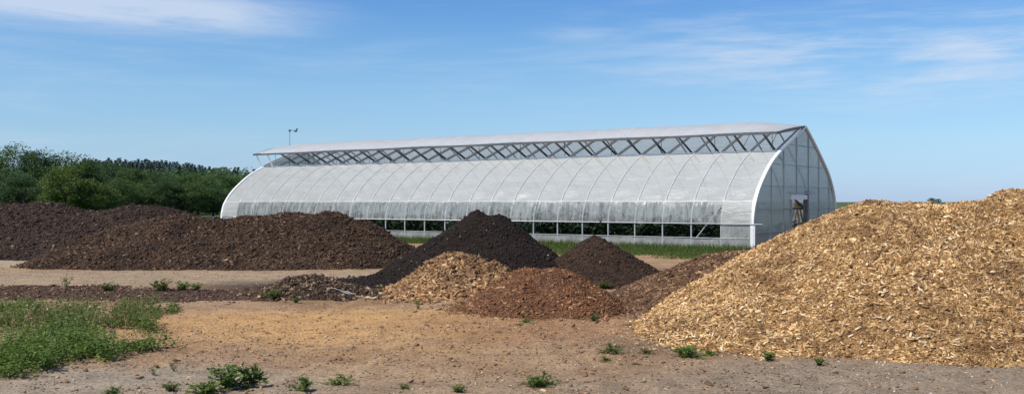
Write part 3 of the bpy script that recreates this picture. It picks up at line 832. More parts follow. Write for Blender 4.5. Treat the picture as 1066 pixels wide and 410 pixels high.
obj("vent_sill", MB().tube([(U_VENT, 0.05, float(prof_z(U_VENT)) + 0.02), (U_VENT, LEN, float(prof_z(U_VENT)) + 0.02)], 0.022, 6).mesh("vent_sill"), M_trim, gh)
obj("corner_post", MB().box(-0.030, 0.012, -0.10, -0.065, 0.0, 0.9).mesh("corner_post"), M_trim, gh)
obj("wind_brace", MB().tube([(0.05, 1.02 * BAY, 1.45), (0.0, 2.1 * BAY, 0.1)], 0.018, 6).mesh("wind_brace"), M_galv, gh)
for zz, uu in ((2.45, 1.07), (3.0, 1.90)):
    obj("purlin", MB().tube([(uu + 0.05, 0.06, zz - 0.10), (uu + 0.05, LEN - 0.06, zz - 0.10)], 0.018, 5).mesh("purlin"), M_galv, gh)
obj("ridge_pole", MB().tube([(5.0, 0.05, 4.20), (5.0, LEN, 4.20)], 0.04, 6).mesh("ridge_pole"), M_galv, gh)
# the long vent flap, hinged on the ridge and propped open
U_F, Z_F = 2.14, 3.935
S0, S1 = -0.04, LEN + 0.34
def flap_z(t, s_):
    grow = np.clip((s_ - S0) / 1.6, 0, 1) ** 0.6
    end = np.clip((S1 - s_) / 1.8, 0, 1) ** 0.7
    arch = (0.21 + 0.05 * s_ / LEN) * grow * (0.5 + 0.5 * end)
    return Z_F + 0.01 * math.sin(s_ * 1.3) + (4.31 - Z_F + 0.10 * grow) * t + arch * math.sin(math.pi * t ** 1.15) ** 0.9
V, nt, ns = [], 14, 170
for i in range(ns):
    s_ = S0 + (S1 - S0) * i / (ns - 1)
    ripple = 0.030 * abs(math.sin(math.pi * s_ / BAY))
    for j in range(nt):
        t = j / (nt - 1)
        V.append((U_F + (5.05 - U_F) * t, s_, flap_z(t, s_) - ripple * math.sin(math.pi * t)))
Q = [(i * nt + j, i * nt + j + 1, (i + 1) * nt + j + 1, (i + 1) * nt + j) for i in range(ns - 1) for j in range(nt - 1)]
obj("vent_flap", nmesh("vent_flap", V, quads=Q, smooth=True), M_flap, gh)
obj("flap_edge_bar", MB().box(U_F - 0.035, U_F + 0.035, S0, S1, Z_F - 0.085, Z_F - 0.012).mesh("flap_edge_bar"), M_arm, gh)
for s_ in (S0 + 0.03, S1 - 0.03):
    obj("flap_end_bar", MB().tube([(U_F + (5.03 - U_F) * t, s_, flap_z(t, s_) - 0.05) for t in np.linspace(0, 1, 9)], 0.05, 6).mesh("flap_end_bar"), M_arm, gh)
M_rafter = plain_mat("backlit_steel_rafter", (0.24, 0.245, 0.25), 0.55, metal=0.2, var=0.2)  # hoop steel darkened, painting its look against the bright background
raf = MB().tube([(u, 0, float(prof_z(u)) + 0.03) for u in (U_VENT, 3.1, 3.7, 4.3, 4.95)], 0.046, 4).mesh("vent_rafter")
for s_ in (LEN + 0.05, LEN - 0.75):
    obj("end_post", MB().tube([(U_VENT - 0.1, s_, float(prof_z(U_VENT)) - 0.05), (U_F + 0.05, s_ + 0.12, Z_F - 0.05)], 0.03, 6).mesh("end_post"), M_trim, gh)
arm = MB().tube([(U_F + 0.02, 0, Z_F - 0.05), (3.1, 0, 3.46), (4.0, 0, 3.05)], 0.05, 4).mesh("prop_arm")
web = MB().tube([(U_VENT + 0.12, 0, float(prof_z(U_VENT + 0.12)) - 0.02), (U_VENT + 0.05, 0, Z_F + 0.06)], 0.012, 4).mesh("vent_strut")
for i in range(NB + 1):
    if i < NB - 1:
        obj("prop_arm", arm, M_arm, gh, (0, (i + 0.45) * BAY, 0))
    obj("vent_rafter", raf, M_rafter, gh, (0, max(i * BAY, 0.12), 0))
    if i % 2 == 0:
        obj("vent_strut", web, M_arm, gh, (0, (i + 0.3) * BAY, 0))
for s_ in (0.4, 1.4):
    obj("tie_wire", MB().tube([(U_VENT + 0.15, s_, 3.42), (4.7, s_ + 0.5, 4.10)], 0.012, 4).mesh("tie_wire"), M_arm, gh)
for i in range(NB // 2):                             # flap rafters under the film
    s_ = (2 * i + 1.2) * BAY
    obj("flap_rafter", MB().tube([(U_F + (5.03 - U_F) * t, s_, flap_z(t, s_) - 0.035) for t in np.linspace(0, 1, 7)], 0.02, 4).mesh("flap_rafter"), M_galv, gh)

# gable wall of clear sheets between seams; doorway in the middle
zrows = [0.02, 0.62, 1.37, 2.12, 2.86, 3.57, 4.27]
ucols = [0.05, 1.68, 2.86, 4.16, 5.41, 6.57, 7.78, 8.60]
D0, D1, DZ = 3.57, 5.12, 1.78
def gable(y, door):
    """each clear sheet is cut to the arch and to the doorway"""
    def clip_poly(poly, f):                          # keep the side where f >= 0
        out = []
        for i in range(len(poly)):
            a, b = poly[i], poly[(i + 1) % len(poly)]
            fa, fb = f(a), f(b)
            if fa >= 0:
                out.append(a)
            if (fa >= 0) != (fb >= 0):
                t = fa / (fa - fb)
                out.append((a[0] + (b[0] - a[0]) * t, a[1] + (b[1] - a[1]) * t))
        return out
    arch = [tuple(p) for p in PROF]
    G = 0.006
    for i in range(len(ucols) - 1):
        for j in range(len(zrows) - 1):
            u0, u1, z0, z1 = ucols[i] + G, ucols[i + 1] - G, zrows[j] + G, zrows[j + 1] - G
            pieces = [(u0, u1, z0, z1)]
            if door and u1 > D0 and u0 < D1 and z0 < DZ:
                pieces = []
                if u0 < D0: pieces.append((u0, D0, z0, z1))
                if u1 > D1: pieces.append((D1, u1, z0, z1))
                if z1 > DZ: pieces.append((max(u0, D0), min(u1, D1), DZ, z1))
            for (a, b, c, d) in pieces:
                if b - a < 0.04 or d - c < 0.03: continue
                poly = [tuple(p) for p in arch]
                for f in (lambda p: p[0] - a, lambda p: b - p[0], lambda p: p[1] - c, lambda p: d - p[1]):
                    poly = clip_poly(poly, f)
                    if not poly: break
                if len(poly) < 3: continue
                cl_ = []
                for p in poly:
                    if not cl_ or math.hypot(p[0] - cl_[-1][0], p[1] - cl_[-1][1]) > 1e-3: cl_.append(p)
                if len(cl_) < 3: continue
                k = len(cl_)
                V = [(p[0], y, p[1]) for p in cl_] + [(p[0], y + 0.006, p[1]) for p in cl_]
                Fc = [tuple(range(k - 1, -1, -1)), tuple(range(k, 2 * k))] + [(q, (q + 1) % k, k + (q + 1) % k, k + q) for q in range(k)]
                obj("gable_panel", nmesh("gable_panel", V, faces=Fc), M_poly, gh)
    for u in ucols[1:-1]:
        zt = float(prof_z(u)) - 0.04
        zb = DZ + 0.1 if door and D0 < u < D1 else 0.0
        obj("gable_stud", MB().box(u - 0.013, u + 0.013, y - 0.012, y + 0.05, zb, zt).mesh("gable_stud"), M_seam, gh)
    for z in zrows[1:-1]:
        ul = float(near_u(z)) + 0.05; ur = float(np.interp(-z, -FAR[:, 1], FAR[:, 0])) - 0.05
        segs = [(ul, ur)] if not (door and z < DZ) else [(ul, D0 - 0.05), (D1 + 0.05, ur)]
        for a, b in segs:
            obj("gable_rail", MB().box(a, b, y - 0.009, y + 0.04, z - 0.010, z + 0.010).mesh("gable_rail"), M_seam, gh)
gable(0.0, True)
gable(LEN - 0.01, False)
fr = obj("door_frame", MB().box(D1, D1 + 0.16, -0.05, 0.10, 0, DZ + 0.18).mesh("door_frame"), M_arm, gh)
obj("door_jamb", MB().box(D0 - 0.07, D0, -0.05, 0.08, 0, DZ - 0.102).mesh("door_jamb"), M_seam, fr)
obj("header_board", MB().box(D0 - 0.07, D1 - 0.003, -0.055, 0.06, DZ - 0.1, DZ + 0.06).mesh("header_board"), M_trim, fr)
obj("door_track", MB().box(D0 - 0.3, D1 + 0.8, -0.09, -0.06, DZ + 0.10, DZ + 0.15).mesh("door_track"), M_seam, fr)
for a in ((D0 + 0.02, 0.22, 1.36, D1 + 0.5, 0.22, 1.36), (D0 + 1.0, 0.20, DZ - 0.12, D1 + 0.45, 0.24, 1.40), (D0 + 0.02, 0.25, 0.50, D1 + 0.6, 0.25, 0.50), (D0 + 0.02, 0.22, 0.18, D1 + 0.6, 0.22, 0.20)):
    obj("inner_brace", MB().tube([a[:3], a[3:]], 0.045, 6).mesh("inner_brace"), M_arm, gh)
# inside: soil, crops, a ladder by the doorway
obj("soil_bed", MB().box(0.06, 8.5, 0.1, LEN - 0.1, -0.05, 0.03).mesh("soil_bed"), heap_mat("greenhouse_soil", [(0.3, (0.035, 0.026, 0.020)), (0.6, (0.07, 0.052, 0.038))]), gh)

def leaf_cards(P, size, R, droop=0.5, aspect=0.55):
    """small four-cornered leaves, each bent along its middle, at points P"""
    n = len(P)
    d = R.normal(0, 1, (n, 3)); d[:, 2] = np.abs(d[:, 2]) * 0.5 - droop * 0.4
    d /= np.linalg.norm(d, axis=1, keepdims=True)
    up = np.tile((0, 0, 1.0), (n, 1)) + R.normal(0, 0.55, (n, 3))
    b = np.cross(up, d); b /= np.linalg.norm(b, axis=1, keepdims=True) + 1e-9
    L_ = size * R.uniform(0.6, 1.3, n)
    W_ = L_ * aspect * R.uniform(0.7, 1.2, n)
    V = np.empty((n, 4, 3))
    V[:, 0] = P
    V[:, 1] = P + d * (L_ * 0.45)[:, None] + b * (W_ / 2)[:, None]
    V[:, 2] = P + d * L_[:, None] - np.array((0, 0, 1.0)) * (L_ * 0.2 * droop)[:, None]
    V[:, 3] = P + d * (L_ * 0.45)[:, None] - b * (W_ / 2)[:, None]
    Q = np.arange(4 * n).reshape(n, 4)
    return V.reshape(-1, 3), Q

M_crop = leaf_mat("crop_leaves", [(0.0, (0.012, 0.028, 0.012)), (0.6, (0.022, 0.050, 0.020)), (1.0, (0.040, 0.080, 0.030))], 0.15)
R_ = np.random.default_rng(77)
for k, (u_, hgt, nl, lab) in enumerate(((0.80, 1.15, 13000, "dense green crop row just inside the greenhouse's open side"),
                                        (2.3, 1.35, 9000, "second green crop row, behind the one along the open side"),
                                        (6.9, 0.85, 8000, "green crop row on the far side of the greenhouse past the doorway"))):
    s_ = R_.uniform(0.6, LEN - 0.6, nl)
    hh = hgt * (0.8 + 0.4 * fbm(s_ * 1.3, s_ * 0 + k, 31, 3) * 2)
    P = np.stack([u_ + R_.normal(0, 0.22, nl), s_, R_.uniform(0.08, 1, nl) ** 0.8 * hh], 1)
    V, Q = leaf_cards(P, 0.17, R_, 0.6, 0.7)
    cr = obj("crop_row", nmesh("crop_row", V, quads=Q), M_crop, loc=(BX, BY, 0))
    cr.rotation_euler = gh.rotation_euler
    tag(cr, lab, "crop row", "crop rows inside the greenhouse")
M_ladder = plain_mat("orange_wood", (0.50, 0.27, 0.11), 0.6, scale=12)
lad = thing("stepladder", "orange brown stepladder standing just inside the greenhouse doorway", "ladder", (BX + 5.85 * math.sin(ANG) - 0.55 * math.cos(ANG), BY + 5.85 * math.cos(ANG) + 0.55 * math.sin(ANG), 0.03), gh.rotation_euler.z)
for sx in (-1, 1):
    obj("leg", MB().tube([(sx * 0.24, -0.3, 0.0), (sx * 0.14, 0, 1.5)], 0.034, 4).mesh("leg"), M_ladder, lad)
    obj("leg", MB().tube([(sx * 0.24, 0.35, 0.0), (sx * 0.14, 0.03, 1.5)], 0.022, 4).mesh("leg"), M_ladder, lad)
for k in range(5):
    z = 0.25 + 0.27 * k; w = 0.24 - 0.1 * z / 1.5
    obj("step", MB().box(-w, w, -0.3 + 0.2 * z - 0.04, -0.3 + 0.2 * z + 0.04, z, z + 0.025).mesh("step"), M_ladder, lad)
obj("cap", MB().box(-0.17, 0.17, -0.06, 0.08, 1.5, 1.53).mesh("cap"), M_ladder, lad)

def ghw(u, s_):                                       # greenhouse station to world
    return (BX + u * math.sin(ANG) - s_ * math.cos(ANG), BY + u * math.cos(ANG) + s_ * math.sin(ANG))
# wind vane on a mast behind the far end
dv = 53.5
vane = thing("weather_vane", "thin mast with a small wind vane beyond the greenhouse's far end", "weather vane", (at(301.5, dv), dv, 0))
zt = hz(136, dv)
obj("mast", MB().tube([(0, 0, 0), (0, 0, zt)], 0.022, 6).mesh("mast"), M_galv, vane)
obj("hub", MB().tube([(0, 0, zt - 0.05), (0, 0, zt + 0.05)], 0.06, 8).mesh("hub"), M_arm, vane)
obj("boom", MB().tube([(0, 0, zt), (0.40, -0.03, zt + 0.01)], 0.016, 5).mesh("boom"), M_arm, vane)
obj("tail_fin", MB().box(0.27, 0.42, -0.05, -0.035, zt - 0.09, zt + 0.02).box(0.36, 0.46, -0.03, -0.018, zt + 0.01, zt + 0.11).mesh("tail_fin"), M_arm, vane)
# blue drum by the far corner, mostly behind the bark heap
dd = 45.8
drum = thing("blue_drum", "small blue drum peeking over the bark heap at the greenhouse's far corner", "drum", (at(225.5, dd), dd, 0))
M_blue = plain_mat("blue_plastic", (0.03, 0.12, 0.42), 0.4, var=0.1)
obj("body", MB().tube([(0, 0, 0), (0, 0, 0.25), (0, 0, 0.30), (0, 0, 0.60), (0, 0, 0.84)], 0.19, 14).mesh("body"), M_blue, drum)
obj("lid", MB().tube([(0, 0, 0.845), (0, 0, 0.90)], 0.2, 14).mesh("lid"), M_blue, drum)

# ------------------------------------------------------------------ grass by the greenhouse
M_grass = leaf_mat("yard_grass", [(0.0, (0.075, 0.125, 0.024)), (0.6, (0.125, 0.20, 0.042)), (1.0, (0.23, 0.26, 0.09))], 0.4)
def blades(P, h, w, R):
    n = len(P)
    a = R.uniform(0, 2 * math.pi, n)
    b = np.stack([np.cos(a), np.sin(a), np.zeros(n)], 1)
    lean = np.stack([R.normal(0, 0.35, n), R.normal(0, 0.35, n), np.ones(n)], 1)
    V = np.empty((n, 4, 3))
    V[:, 0] = P - b * w[:, None] / 2; V[:, 1] = P + b * w[:, None] / 2
    V[:, 2] = P + lean * h[:, None] + b * w[:, None] * 0.12; V[:, 3] = P + lean * h[:, None] - b * w[:, None] * 0.12
    return V.reshape(-1, 3), np.arange(4 * n).reshape(n, 4)
n = 150000
s_ = R_.uniform(-1.5, LEN + 1, n); off = R_.uniform(0.03, 5.4, n)
edge = 1.3 + 2.6 * np.clip((11 - s_) / 6, 0, 1) + fbm(s_ * 0.5, off * 0.7, 201, 3) * 2.6
k = off < edge * R_.uniform(0.55, 1.1, n)
s_, off = s_[k], off[k]
gx = BX - off * math.sin(ANG) - s_ * math.cos(ANG); gyy = BY - off * math.cos(ANG) + s_ * math.sin(ANG)
h_ = (0.07 + 0.16 * np.clip(1 - off / 1.4, 0, 1)) * R_.uniform(0.5, 1.4, len(gx))
V, Q = blades(np.stack([gx, gyy, ground_relief(gx, gyy)], 1), h_, np.full(len(gx), 0.022), R_)
obj("grass_strip", nmesh("grass_strip", V, quads=Q), M_grass, kind="stuff")
# thin grass at the feet of the bark heaps
n = 5000
px = R_.uniform(330, 440, n); py = R_.uniform(270, 279, n)
d_ = gy(py); X = (px - CX) / F * d_
k = fbm(X * 1.5, d_ * 1.5, 207, 3) + R_.uniform(-0.2, 0.2, n) > 0.03
X, d_ = X[k], d_[k]
V, Q = blades(np.stack([X, d_, ground_relief(X, d_)], 1), R_.uniform(0.04, 0.12, len(X)), np.full(len(X), 0.018), R_)
obj("grass_tufts", nmesh("grass_tufts", V, quads=Q), M_grass, kind="stuff")

# ------------------------------------------------------------------ weeds
M_weed = leaf_mat("weed_leaves", [(0.0, (0.070, 0.125, 0.022)), (0.6, (0.120, 0.195, 0.038)), (1.0, (0.21, 0.27, 0.075))], 0.42)
M_weedpale = leaf_mat("pale_weed_leaves", [(0.0, (0.10, 0.135, 0.036)), (0.6, (0.165, 0.20, 0.055)), (1.0, (0.26, 0.27, 0.10))], 0.4)
M_stem = plain_mat("weed_stem", (0.12, 0.13, 0.05), 0.7, spec=0.2)
def weed_geo(seed, r, h, nst, nl, lsize):
    """stems fanning out of one crown with leaves all along them"""
    R = np.random.default_rng(seed)
    stems = MB(); LP = []
    for i in range(nst):
        a = R.uniform(0, 2 * math.pi); q = R.uniform(0.1, 1) ** 0.7
        tip = np.array((math.cos(a) * r * q, math.sin(a) * r * q, h * R.uniform(0.55, 1.1) * (1 - 0.55 * q * q)))
        midp = tip * np.array((0.45, 0.45, 0.65))
        pts = [np.zeros(3), midp, tip]
        stems.tube(pts, 0.005, 3, 0.002)
        t = R.uniform(0.12, 1.0, nl) ** 0.8
        p = np.where(t[:, None] < 0.5, midp * (t[:, None] / 0.5), midp + (tip - midp) * ((t[:, None] - 0.5) / 0.5))
        LP.append(p + R.normal(0, 0.008, (nl, 3)))
    V, Q = leaf_cards(np.concatenate(LP), lsize, R, 0.4, 0.5)
    return nmesh("leaves", V, quads=Q), stems.mesh("stem")
weed_var = [weed_geo(300 + i, 0.17, h, ns, nl, ls) for i, (h, ns, nl, ls) in enumerate(((0.16, 16, 16, 0.045), (0.22, 14, 18, 0.05), (0.11, 20, 12, 0.04), (0.30, 7, 16, 0.045)))]
def weed(px, py, size, var, label, mat=M_weed, group="weeds growing in the bare yard", yaw=None):
    d = gy(py); x = at(px, d)
    o = thing("weed", label, "weed", (x, d, float(ground_relief(np.array(x), np.array(d))) - 0.01), random.uniform(0, 6.28), group)
    for nm, me, mt in (("leaves", weed_var[var][0], mat), ("stem", weed_var[var][1], M_stem)):
        if mat is not M_weed and nm == "leaves":
            me = me.copy(); me.materials.clear()
        c = obj(nm, me, mt, o)
    o.scale = (size, size, size)
    return o
W = [(257, 402, 1.35, 0, "bushy dark green weed at the bottom edge, left of centre, larger of two touching"), (238, 404, 1.25, 1, "bushy dark green weed touching the larger weed at the bottom left"),
     (218, 407, 1.2, 2, "low flat weed at the left end of the bottom edge pair"), (181, 385, 0.42, 3, "tiny upright weed on grey gravel beside the big weed patch"),
     (160, 389, 0.35, 3, "thin reddish seedling on grey gravel just right of the big weed patch"), (178, 407, 0.5, 1, "small weed cut by the bottom edge, below the big patch"),
     (118, 409, 0.6, 2, "small weed at the bottom edge directly below the big weed patch"), (316, 405, 0.85, 0, "small low weed right of the bushy pair at the bottom edge"),
     (354, 400, 1.0, 2, "flat pale weed in chippy gravel near the bottom middle"), (563, 401, 1.15, 2, "flat grassy weed at the bottom, below the red mulch heap"),
     (478, 408, 0.45, 1, "tiny weed at the bottom edge under the middle of the yard"), (420, 404, 0.5, 2, "thin flat weed at the bottom edge, left of the yard's middle"),
     (715, 371, 1.3, 2, "broad flat weed at the left toe of the big chip heap"), (738, 368, 0.6, 2, "flat weed touching the chips at their left toe"),
     (800, 373, 0.62, 1, "bushy small weed tucked under the front edge of the chip heap"), (853, 379, 0.5, 1, "small sparse weed on the grey gravel before the chip heap"),
     (637, 368, 1.05, 2, "pale flat weed below the red mulch heap's right end"), (630, 374, 0.5, 2, "small low weed under the pale flat weed by the red mulch"),
     (672, 368, 0.6, 2, "thin pale weed between red mulch and chip heap"), (548, 337, 0.6, 2, "tiny weed at the left foot of the red mulch heap"), (541, 340, 0.4, 2, "second tiny weed beside the red mulch heap's left foot"),
     (618, 334, 0.6, 1, "small weed in the shadow at the red mulch heap's right foot"), (630, 301, 0.9, 1, "green weed before the small compost cone"),
     (168, 306, 1.5, 1, "large loose weed standing in the dark mulch strip"), (190, 305, 1.2, 1, "loose weed right of the large weed in the mulch strip"), (205, 304, 0.9, 1, "small weed at the right end of the row in the mulch strip"),
     (113, 306, 1.1, 1, "weed in the mulch strip above the big weed patch"), (70, 300, 0.9, 3, "tall thin weed on the pale lane at the left"), (284, 312, 1.0, 1, "weed in dark soil at the left foot of the low scrap heap"),
     (308, 315, 0.6, 1, "small weed on the front of the low scrap heap"), (435, 320, 0.6, 3, "tiny weed on bare soil below the tan chip heap"), (395, 306, 0.6, 3, "small weed beside the pale stick at the tan chips"),
     (157, 322, 0.9, 3, "tall pale weed at the right end of the upper weed patch"), (182, 320, 0.6, 2, "low weed just right of the tall pale weed")]
pale = {8, 16, 18, 23, 24, 25, 26, 32}
for i, w in enumerate(W):
    weed(*w[:5], mat=M_weedpale if i in pale else M_weed)
# the dense weed patches at the lower left: too thick to count
def in_patch(px, py):
    f = np.zeros(len(px))
    for cx, cy, rx, ry in ((30, 372, 65, 20), (75, 366, 48, 20), (60, 348, 52, 15), (30, 338, 40, 11), (85, 333, 35, 9), (100, 372, 30, 9), (128, 336, 28, 10), (150, 343, 22, 8), (140, 328, 30, 7), (20, 385, 45, 9), (-30, 370, 40, 20)):
        f = np.maximum(f, 1 - np.hypot((px - cx) / rx, (py - cy) / ry))
    return f
n = 5200
px = R_.uniform(-60, 185, n); py = R_.uniform(318, 396, n)
d_ = gy(py); X = (px - CX) / F * d_
keep = in_patch(px, py) + fbm(X * 1.7, d_ * 1.7, 211, 4) * 1.3 > 0.22
kk = R_.random(n) < 0.75 * (d_ / 14.8) ** 1.3
keep &= kk
X, d_, f_ = X[keep], d_[keep], in_patch(px, py)[keep]
def patch_mesh(sel, seed, mat, name):
    R = np.random.default_rng(seed)
    VV, QQ, LP = [], [], []
    base = np.stack([X[sel], d_[sel], ground_relief(X[sel], d_[sel])], 1)
    hgt = 0.06 + 0.26 * np.clip(f_[sel], 0, 0.6) * R.uniform(0.2, 1.7, len(base)) + 0.24 * np.clip(fbm(base[:, 0] * 2, base[:, 1] * 2, 219, 3) * 2, 0, 1)
    nl = 34
    t = R.uniform(0.1, 1, (len(base), nl))
    lean = R.normal(0, 0.55, (len(base), 1, 2)) * hgt[:, None, None]
    P = np.empty((len(base), nl, 3))
    P[..., :2] = base[:, None, :2] + lean * t[..., None] + R.normal(0, 0.035, (len(base), nl, 2))
    P[..., 2] = base[:, None, 2] + hgt[:, None] * t * R.uniform(0.7, 1.1, (len(base), nl))
    V, Q = leaf_cards(P.reshape(-1, 3), 0.040, R, 0.4, 0.5)
    o = obj(name, nmesh(name, V, quads=Q), mat, kind="stuff")
    return tag(o, "dense low weeds covering the lower left corner" if mat is M_weed else "paler sprawling weeds along the top of the weed patch", "weeds")
yel = (d_ > 10.9) & (fbm(X * 1.1, d_ * 1.1, 223, 2) > -0.12)
patch_mesh(~yel, 401, M_weed, "weed_patch")
patch_mesh(yel, 402, M_weedpale, "weed_patch")
n = 26                                              # white flower heads among the weeds
px = R_.uniform(20, 130, n); py = R_.uniform(322, 352, n); d2 = gy(py); x2 = (px - CX) / F * d2
k = in_patch(px, py) > 0.25
x2, d2 = x2[k], d2[k]
P = np.stack([x2, d2, ground_relief(x2, d2) + R_.uniform(0.18, 0.30, len(x2))], 1)
ln = R_.uniform(0.008, 0.018, len(P))
obj("weed_flowers", shard_mesh("weed_flowers", P, np.tile((0, -0.4, 0.9), (len(P), 1)), ln, ln, ln * 0.4, 0.3, (0, 0, 0)), plain_mat("white_petals", (0.75, 0.74, 0.62), 0.7, var=0.05), kind="stuff")

# dry stalks with seed heads standing out of the patch
Rs = np.random.default_rng(717)
st = MB(); HP = []
for i in range(70):
    px_ = Rs.uniform(8, 175); py_ = Rs.uniform(318, 372); dd_ = gy(py_); xx_ = at(px_, dd_)
    if in_patch(np.array([px_]), np.array([py_]))[0] < 0.05:
        continue
    hh_ = Rs.uniform(0.22, 0.50); lx, ly = Rs.normal(0, 0.08, 2)
    z0_ = float(ground_relief(np.array(xx_), np.array(dd_)))
    st.tube([(xx_, dd_, z0_), (xx_ + lx * 0.4, dd_ + ly * 0.4, z0_ + hh_ * 0.6), (xx_ + lx, dd_ + ly, z0_ + hh_)], 0.005, 3, 0.003)
    for q in range(9):
        HP.append((xx_ + lx + Rs.normal(0, 0.012), dd_ + ly + Rs.normal(0, 0.012), z0_ + hh_ - Rs.uniform(0, 0.12)))
obj("dry_stalks", st.mesh("dry_stalks"), plain_mat("dry_stem", (0.26, 0.20, 0.10), 0.8, spec=0.1), kind="stuff")
V, Q = leaf_cards(np.array(HP), 0.030, Rs, 0.2, 0.5)
obj("seed_heads", nmesh("seed_heads", V, quads=Q), leaf_mat("seed_head", [(0.0, (0.16, 0.11, 0.06)), (1.0, (0.30, 0.24, 0.12))], 0.2), kind="stuff")

# ------------------------------------------------------------------ trees
M_trunk = plain_mat("tree_bark", (0.10, 0.075, 0.055), 0.9, spec=0.1, scale=3)
M_dark = leaf_mat("dark_tree_leaves", [(0.0, (0.040, 0.078, 0.032)), (0.55, (0.070, 0.125, 0.048)), (1.0, (0.11, 0.175, 0.066))], 0.4)
M_midg = leaf_mat("mid_tree_leaves", [(0.0, (0.052, 0.098, 0.030)), (0.55, (0.090, 0.155, 0.046)), (1.0, (0.135, 0.21, 0.062))], 0.4)
M_light = leaf_mat("light_tree_leaves", [(0.0, (0.080, 0.125, 0.026)), (0.55, (0.135, 0.200, 0.044)), (1.0, (0.20, 0.27, 0.072))], 0.42)
M_needle = leaf_mat("conifer_needles", [(0.0, (0.030, 0.056, 0.042)), (0.55, (0.050, 0.085, 0.062)), (1.0, (0.075, 0.115, 0.080))], 0.25)
def tree_geo(seed, h=7.0, r=3.0, clumps=95, per=150, leaf=0.19):
    R = np.random.default_rng(seed)
    tr = MB()
    tr.tube([(0, 0, -0.3), (0.05, 0, h * 0.18), (R.normal(0, 0.15), R.normal(0, 0.15), h * 0.45), (R.normal(0, 0.2), 0, h * 0.75)], 0.22, 7, 0.05)
    cen = []
    while len(cen) < clumps:
        v = R.normal(0, 1, 3); v /= np.linalg.norm(v)
        q = R.uniform(0.35, 1.0) ** 0.5
        z = h * 0.53 + v[2] * q * h * 0.44
        rr = r * (1.0 - 0.35 * max(0, (z / h - 0.55) / 0.45))
        c = np.array((v[0] * q * rr, v[1] * q * rr, z))
        cen.append(c)
    for c in cen[::4]:
        tr.tube([(0, 0, max(h * 0.15, c[2] * 0.5)), tuple(c * np.array((0.5, 0.5, 0.85))), tuple(c)], 0.07, 4, 0.02)
    P = []
    for c in cen:
        s_ = R.uniform(0.45, 0.95) * r / 3.0
        p = R.normal(0, 1, (per, 3)); p /= np.linalg.norm(p, axis=1, keepdims=True)
        p *= (R.uniform(0.4, 1.1, (per, 1)) ** 0.6) * s_ * np.array((1.15, 1.15, 0.75))
        P.append(c + p)
    V, Q = leaf_cards(np.concatenate(P), leaf, R, 0.5, 0.75)
    return nmesh("crown", V, quads=Q), tr.mesh("trunk")
def conifer_geo(seed, h=9.0, r=1.9, layers=17, per=62):
    R = np.random.default_rng(seed)
    tr = MB().tube([(0, 0, -0.5), (0, 0, h * 0.97)], 0.16, 6, 0.02)
    P = []
    for i in range(layers):
        t = (i + 0.5) / layers
        rr = r * (1 - t) ** 0.85 + 0.12
        k = max(10, int(per * (1 - 0.7 * t)))
        a = R.uniform(0, 6.28, k); q = R.uniform(0.15, 1, k) ** 0.6 * R.uniform(0.75, 1.1)
        P.append(np.stack([np.cos(a) * rr * q, np.sin(a) * rr * q, h * (0.12 + 0.87 * t) - 0.25 * q * rr + R.normal(0, 0.1, k)], 1))
    V, Q = leaf_cards(np.concatenate(P), 0.42, R, 0.7, 0.6)
    return nmesh("crown", V, quads=Q), tr.mesh("trunk")
def dup_geo(geo, mat):
    me = geo[0].copy(); me.materials.clear(); me.materials.append(mat)
    return me, geo[1]
dec = [tree_geo(500 + i, 7.0, 3.0 + 0.3 * (i % 3)) for i in range(5)]
dec_d = [dup_geo(g, M_dark) for g in dec]; dec_m = [dup_geo(g, M_midg) for g in dec]
willow = [dup_geo(tree_geo(530 + i, 6.0, 3.2, 66, 180, 0.19), M_light) for i in range(2)]
con = [dup_geo(conifer_geo(560 + i, 9.0, 2.6 + 0.35 * i, 16, 260), M_needle) for i in range(4)]
def tree(name, geo, x, y, z, sc, label, group, cat="tree", sxy=1.0):
    o = thing(name, label, cat, (x, y, z), random.uniform(0, 6.28), group)
    o.scale = (sc * sxy, sc * sxy, sc)
    obj("crown", geo[0], None, o)
    obj("trunk", geo[1], M_trunk, o)
    return o
def hill_h(x, y):
    ridge = np.exp(-((y - 340) / 75.0) ** 2)
    side = np.clip((-x - 40) / 50.0, 0, 1)
    return ridge * side * (8.5 + 3 * fbm(x * 0.02, y * 0.02, 70, 3)) - 0.4
hx = np.arange(-420, -20, 8.0); hy = np.arange(125, 540, 8.0)
M_hill = heap_mat("wooded_hillside", [(0.3, (0.022, 0.04, 0.016)), (0.7, (0.045, 0.075, 0.028))], 0.3, bump=0.3, bump_scale=0.6)
obj("hill", grid_mesh("hill", hx, hy, hill_h), M_hill, kind="structure")
# row of leafy trees along the yard's far left side
spots = [(-45, 105, 153, 1), (-15, 102, 151, 0), (14, 100, 151.5, 1), (40, 105, 155, 0), (62, 109, 157.5, 0), (82, 107, 159, 1), (100, 112, 163.5, 0), (118, 118, 170, 1), (138, 114, 173.5, 1), (160, 118, 176, 1),
         (184, 116, 178, 1), (206, 121, 177.5, 1), (226, 125, 179, 1), (246, 128, 182, 1), (268, 132, 185, 0), (5, 91, 172, 0), (126, 96, 184, 1), (150, 100, 189, 1), (175, 98, 187, 0), (200, 100, 188, 1), (222, 102, 192, 0), (243, 107, 196, 0), (25, 89, 182, 0)]
lab = {2: "dark leafy tree at the photo's left edge, highest in the tree row", 3: "tall dark tree right behind the pale green tree", 5: "tree with thin twigs rising over the tree row's top, above the pale tree",
       6: "dark tree at the right end of the tallest clump, where the tree line dips", 7: "leafy tree in the dip of the tree line, right of the tall clump", 13: "last leafy tree before the greenhouse's far end", 8: "broad round leafy tree left of the row's middle gap"}
ORD = ("first", "second", "third", "fourth", "fifth", "sixth", "seventh", "eighth", "ninth", "tenth", "eleventh", "twelfth", "thirteenth")
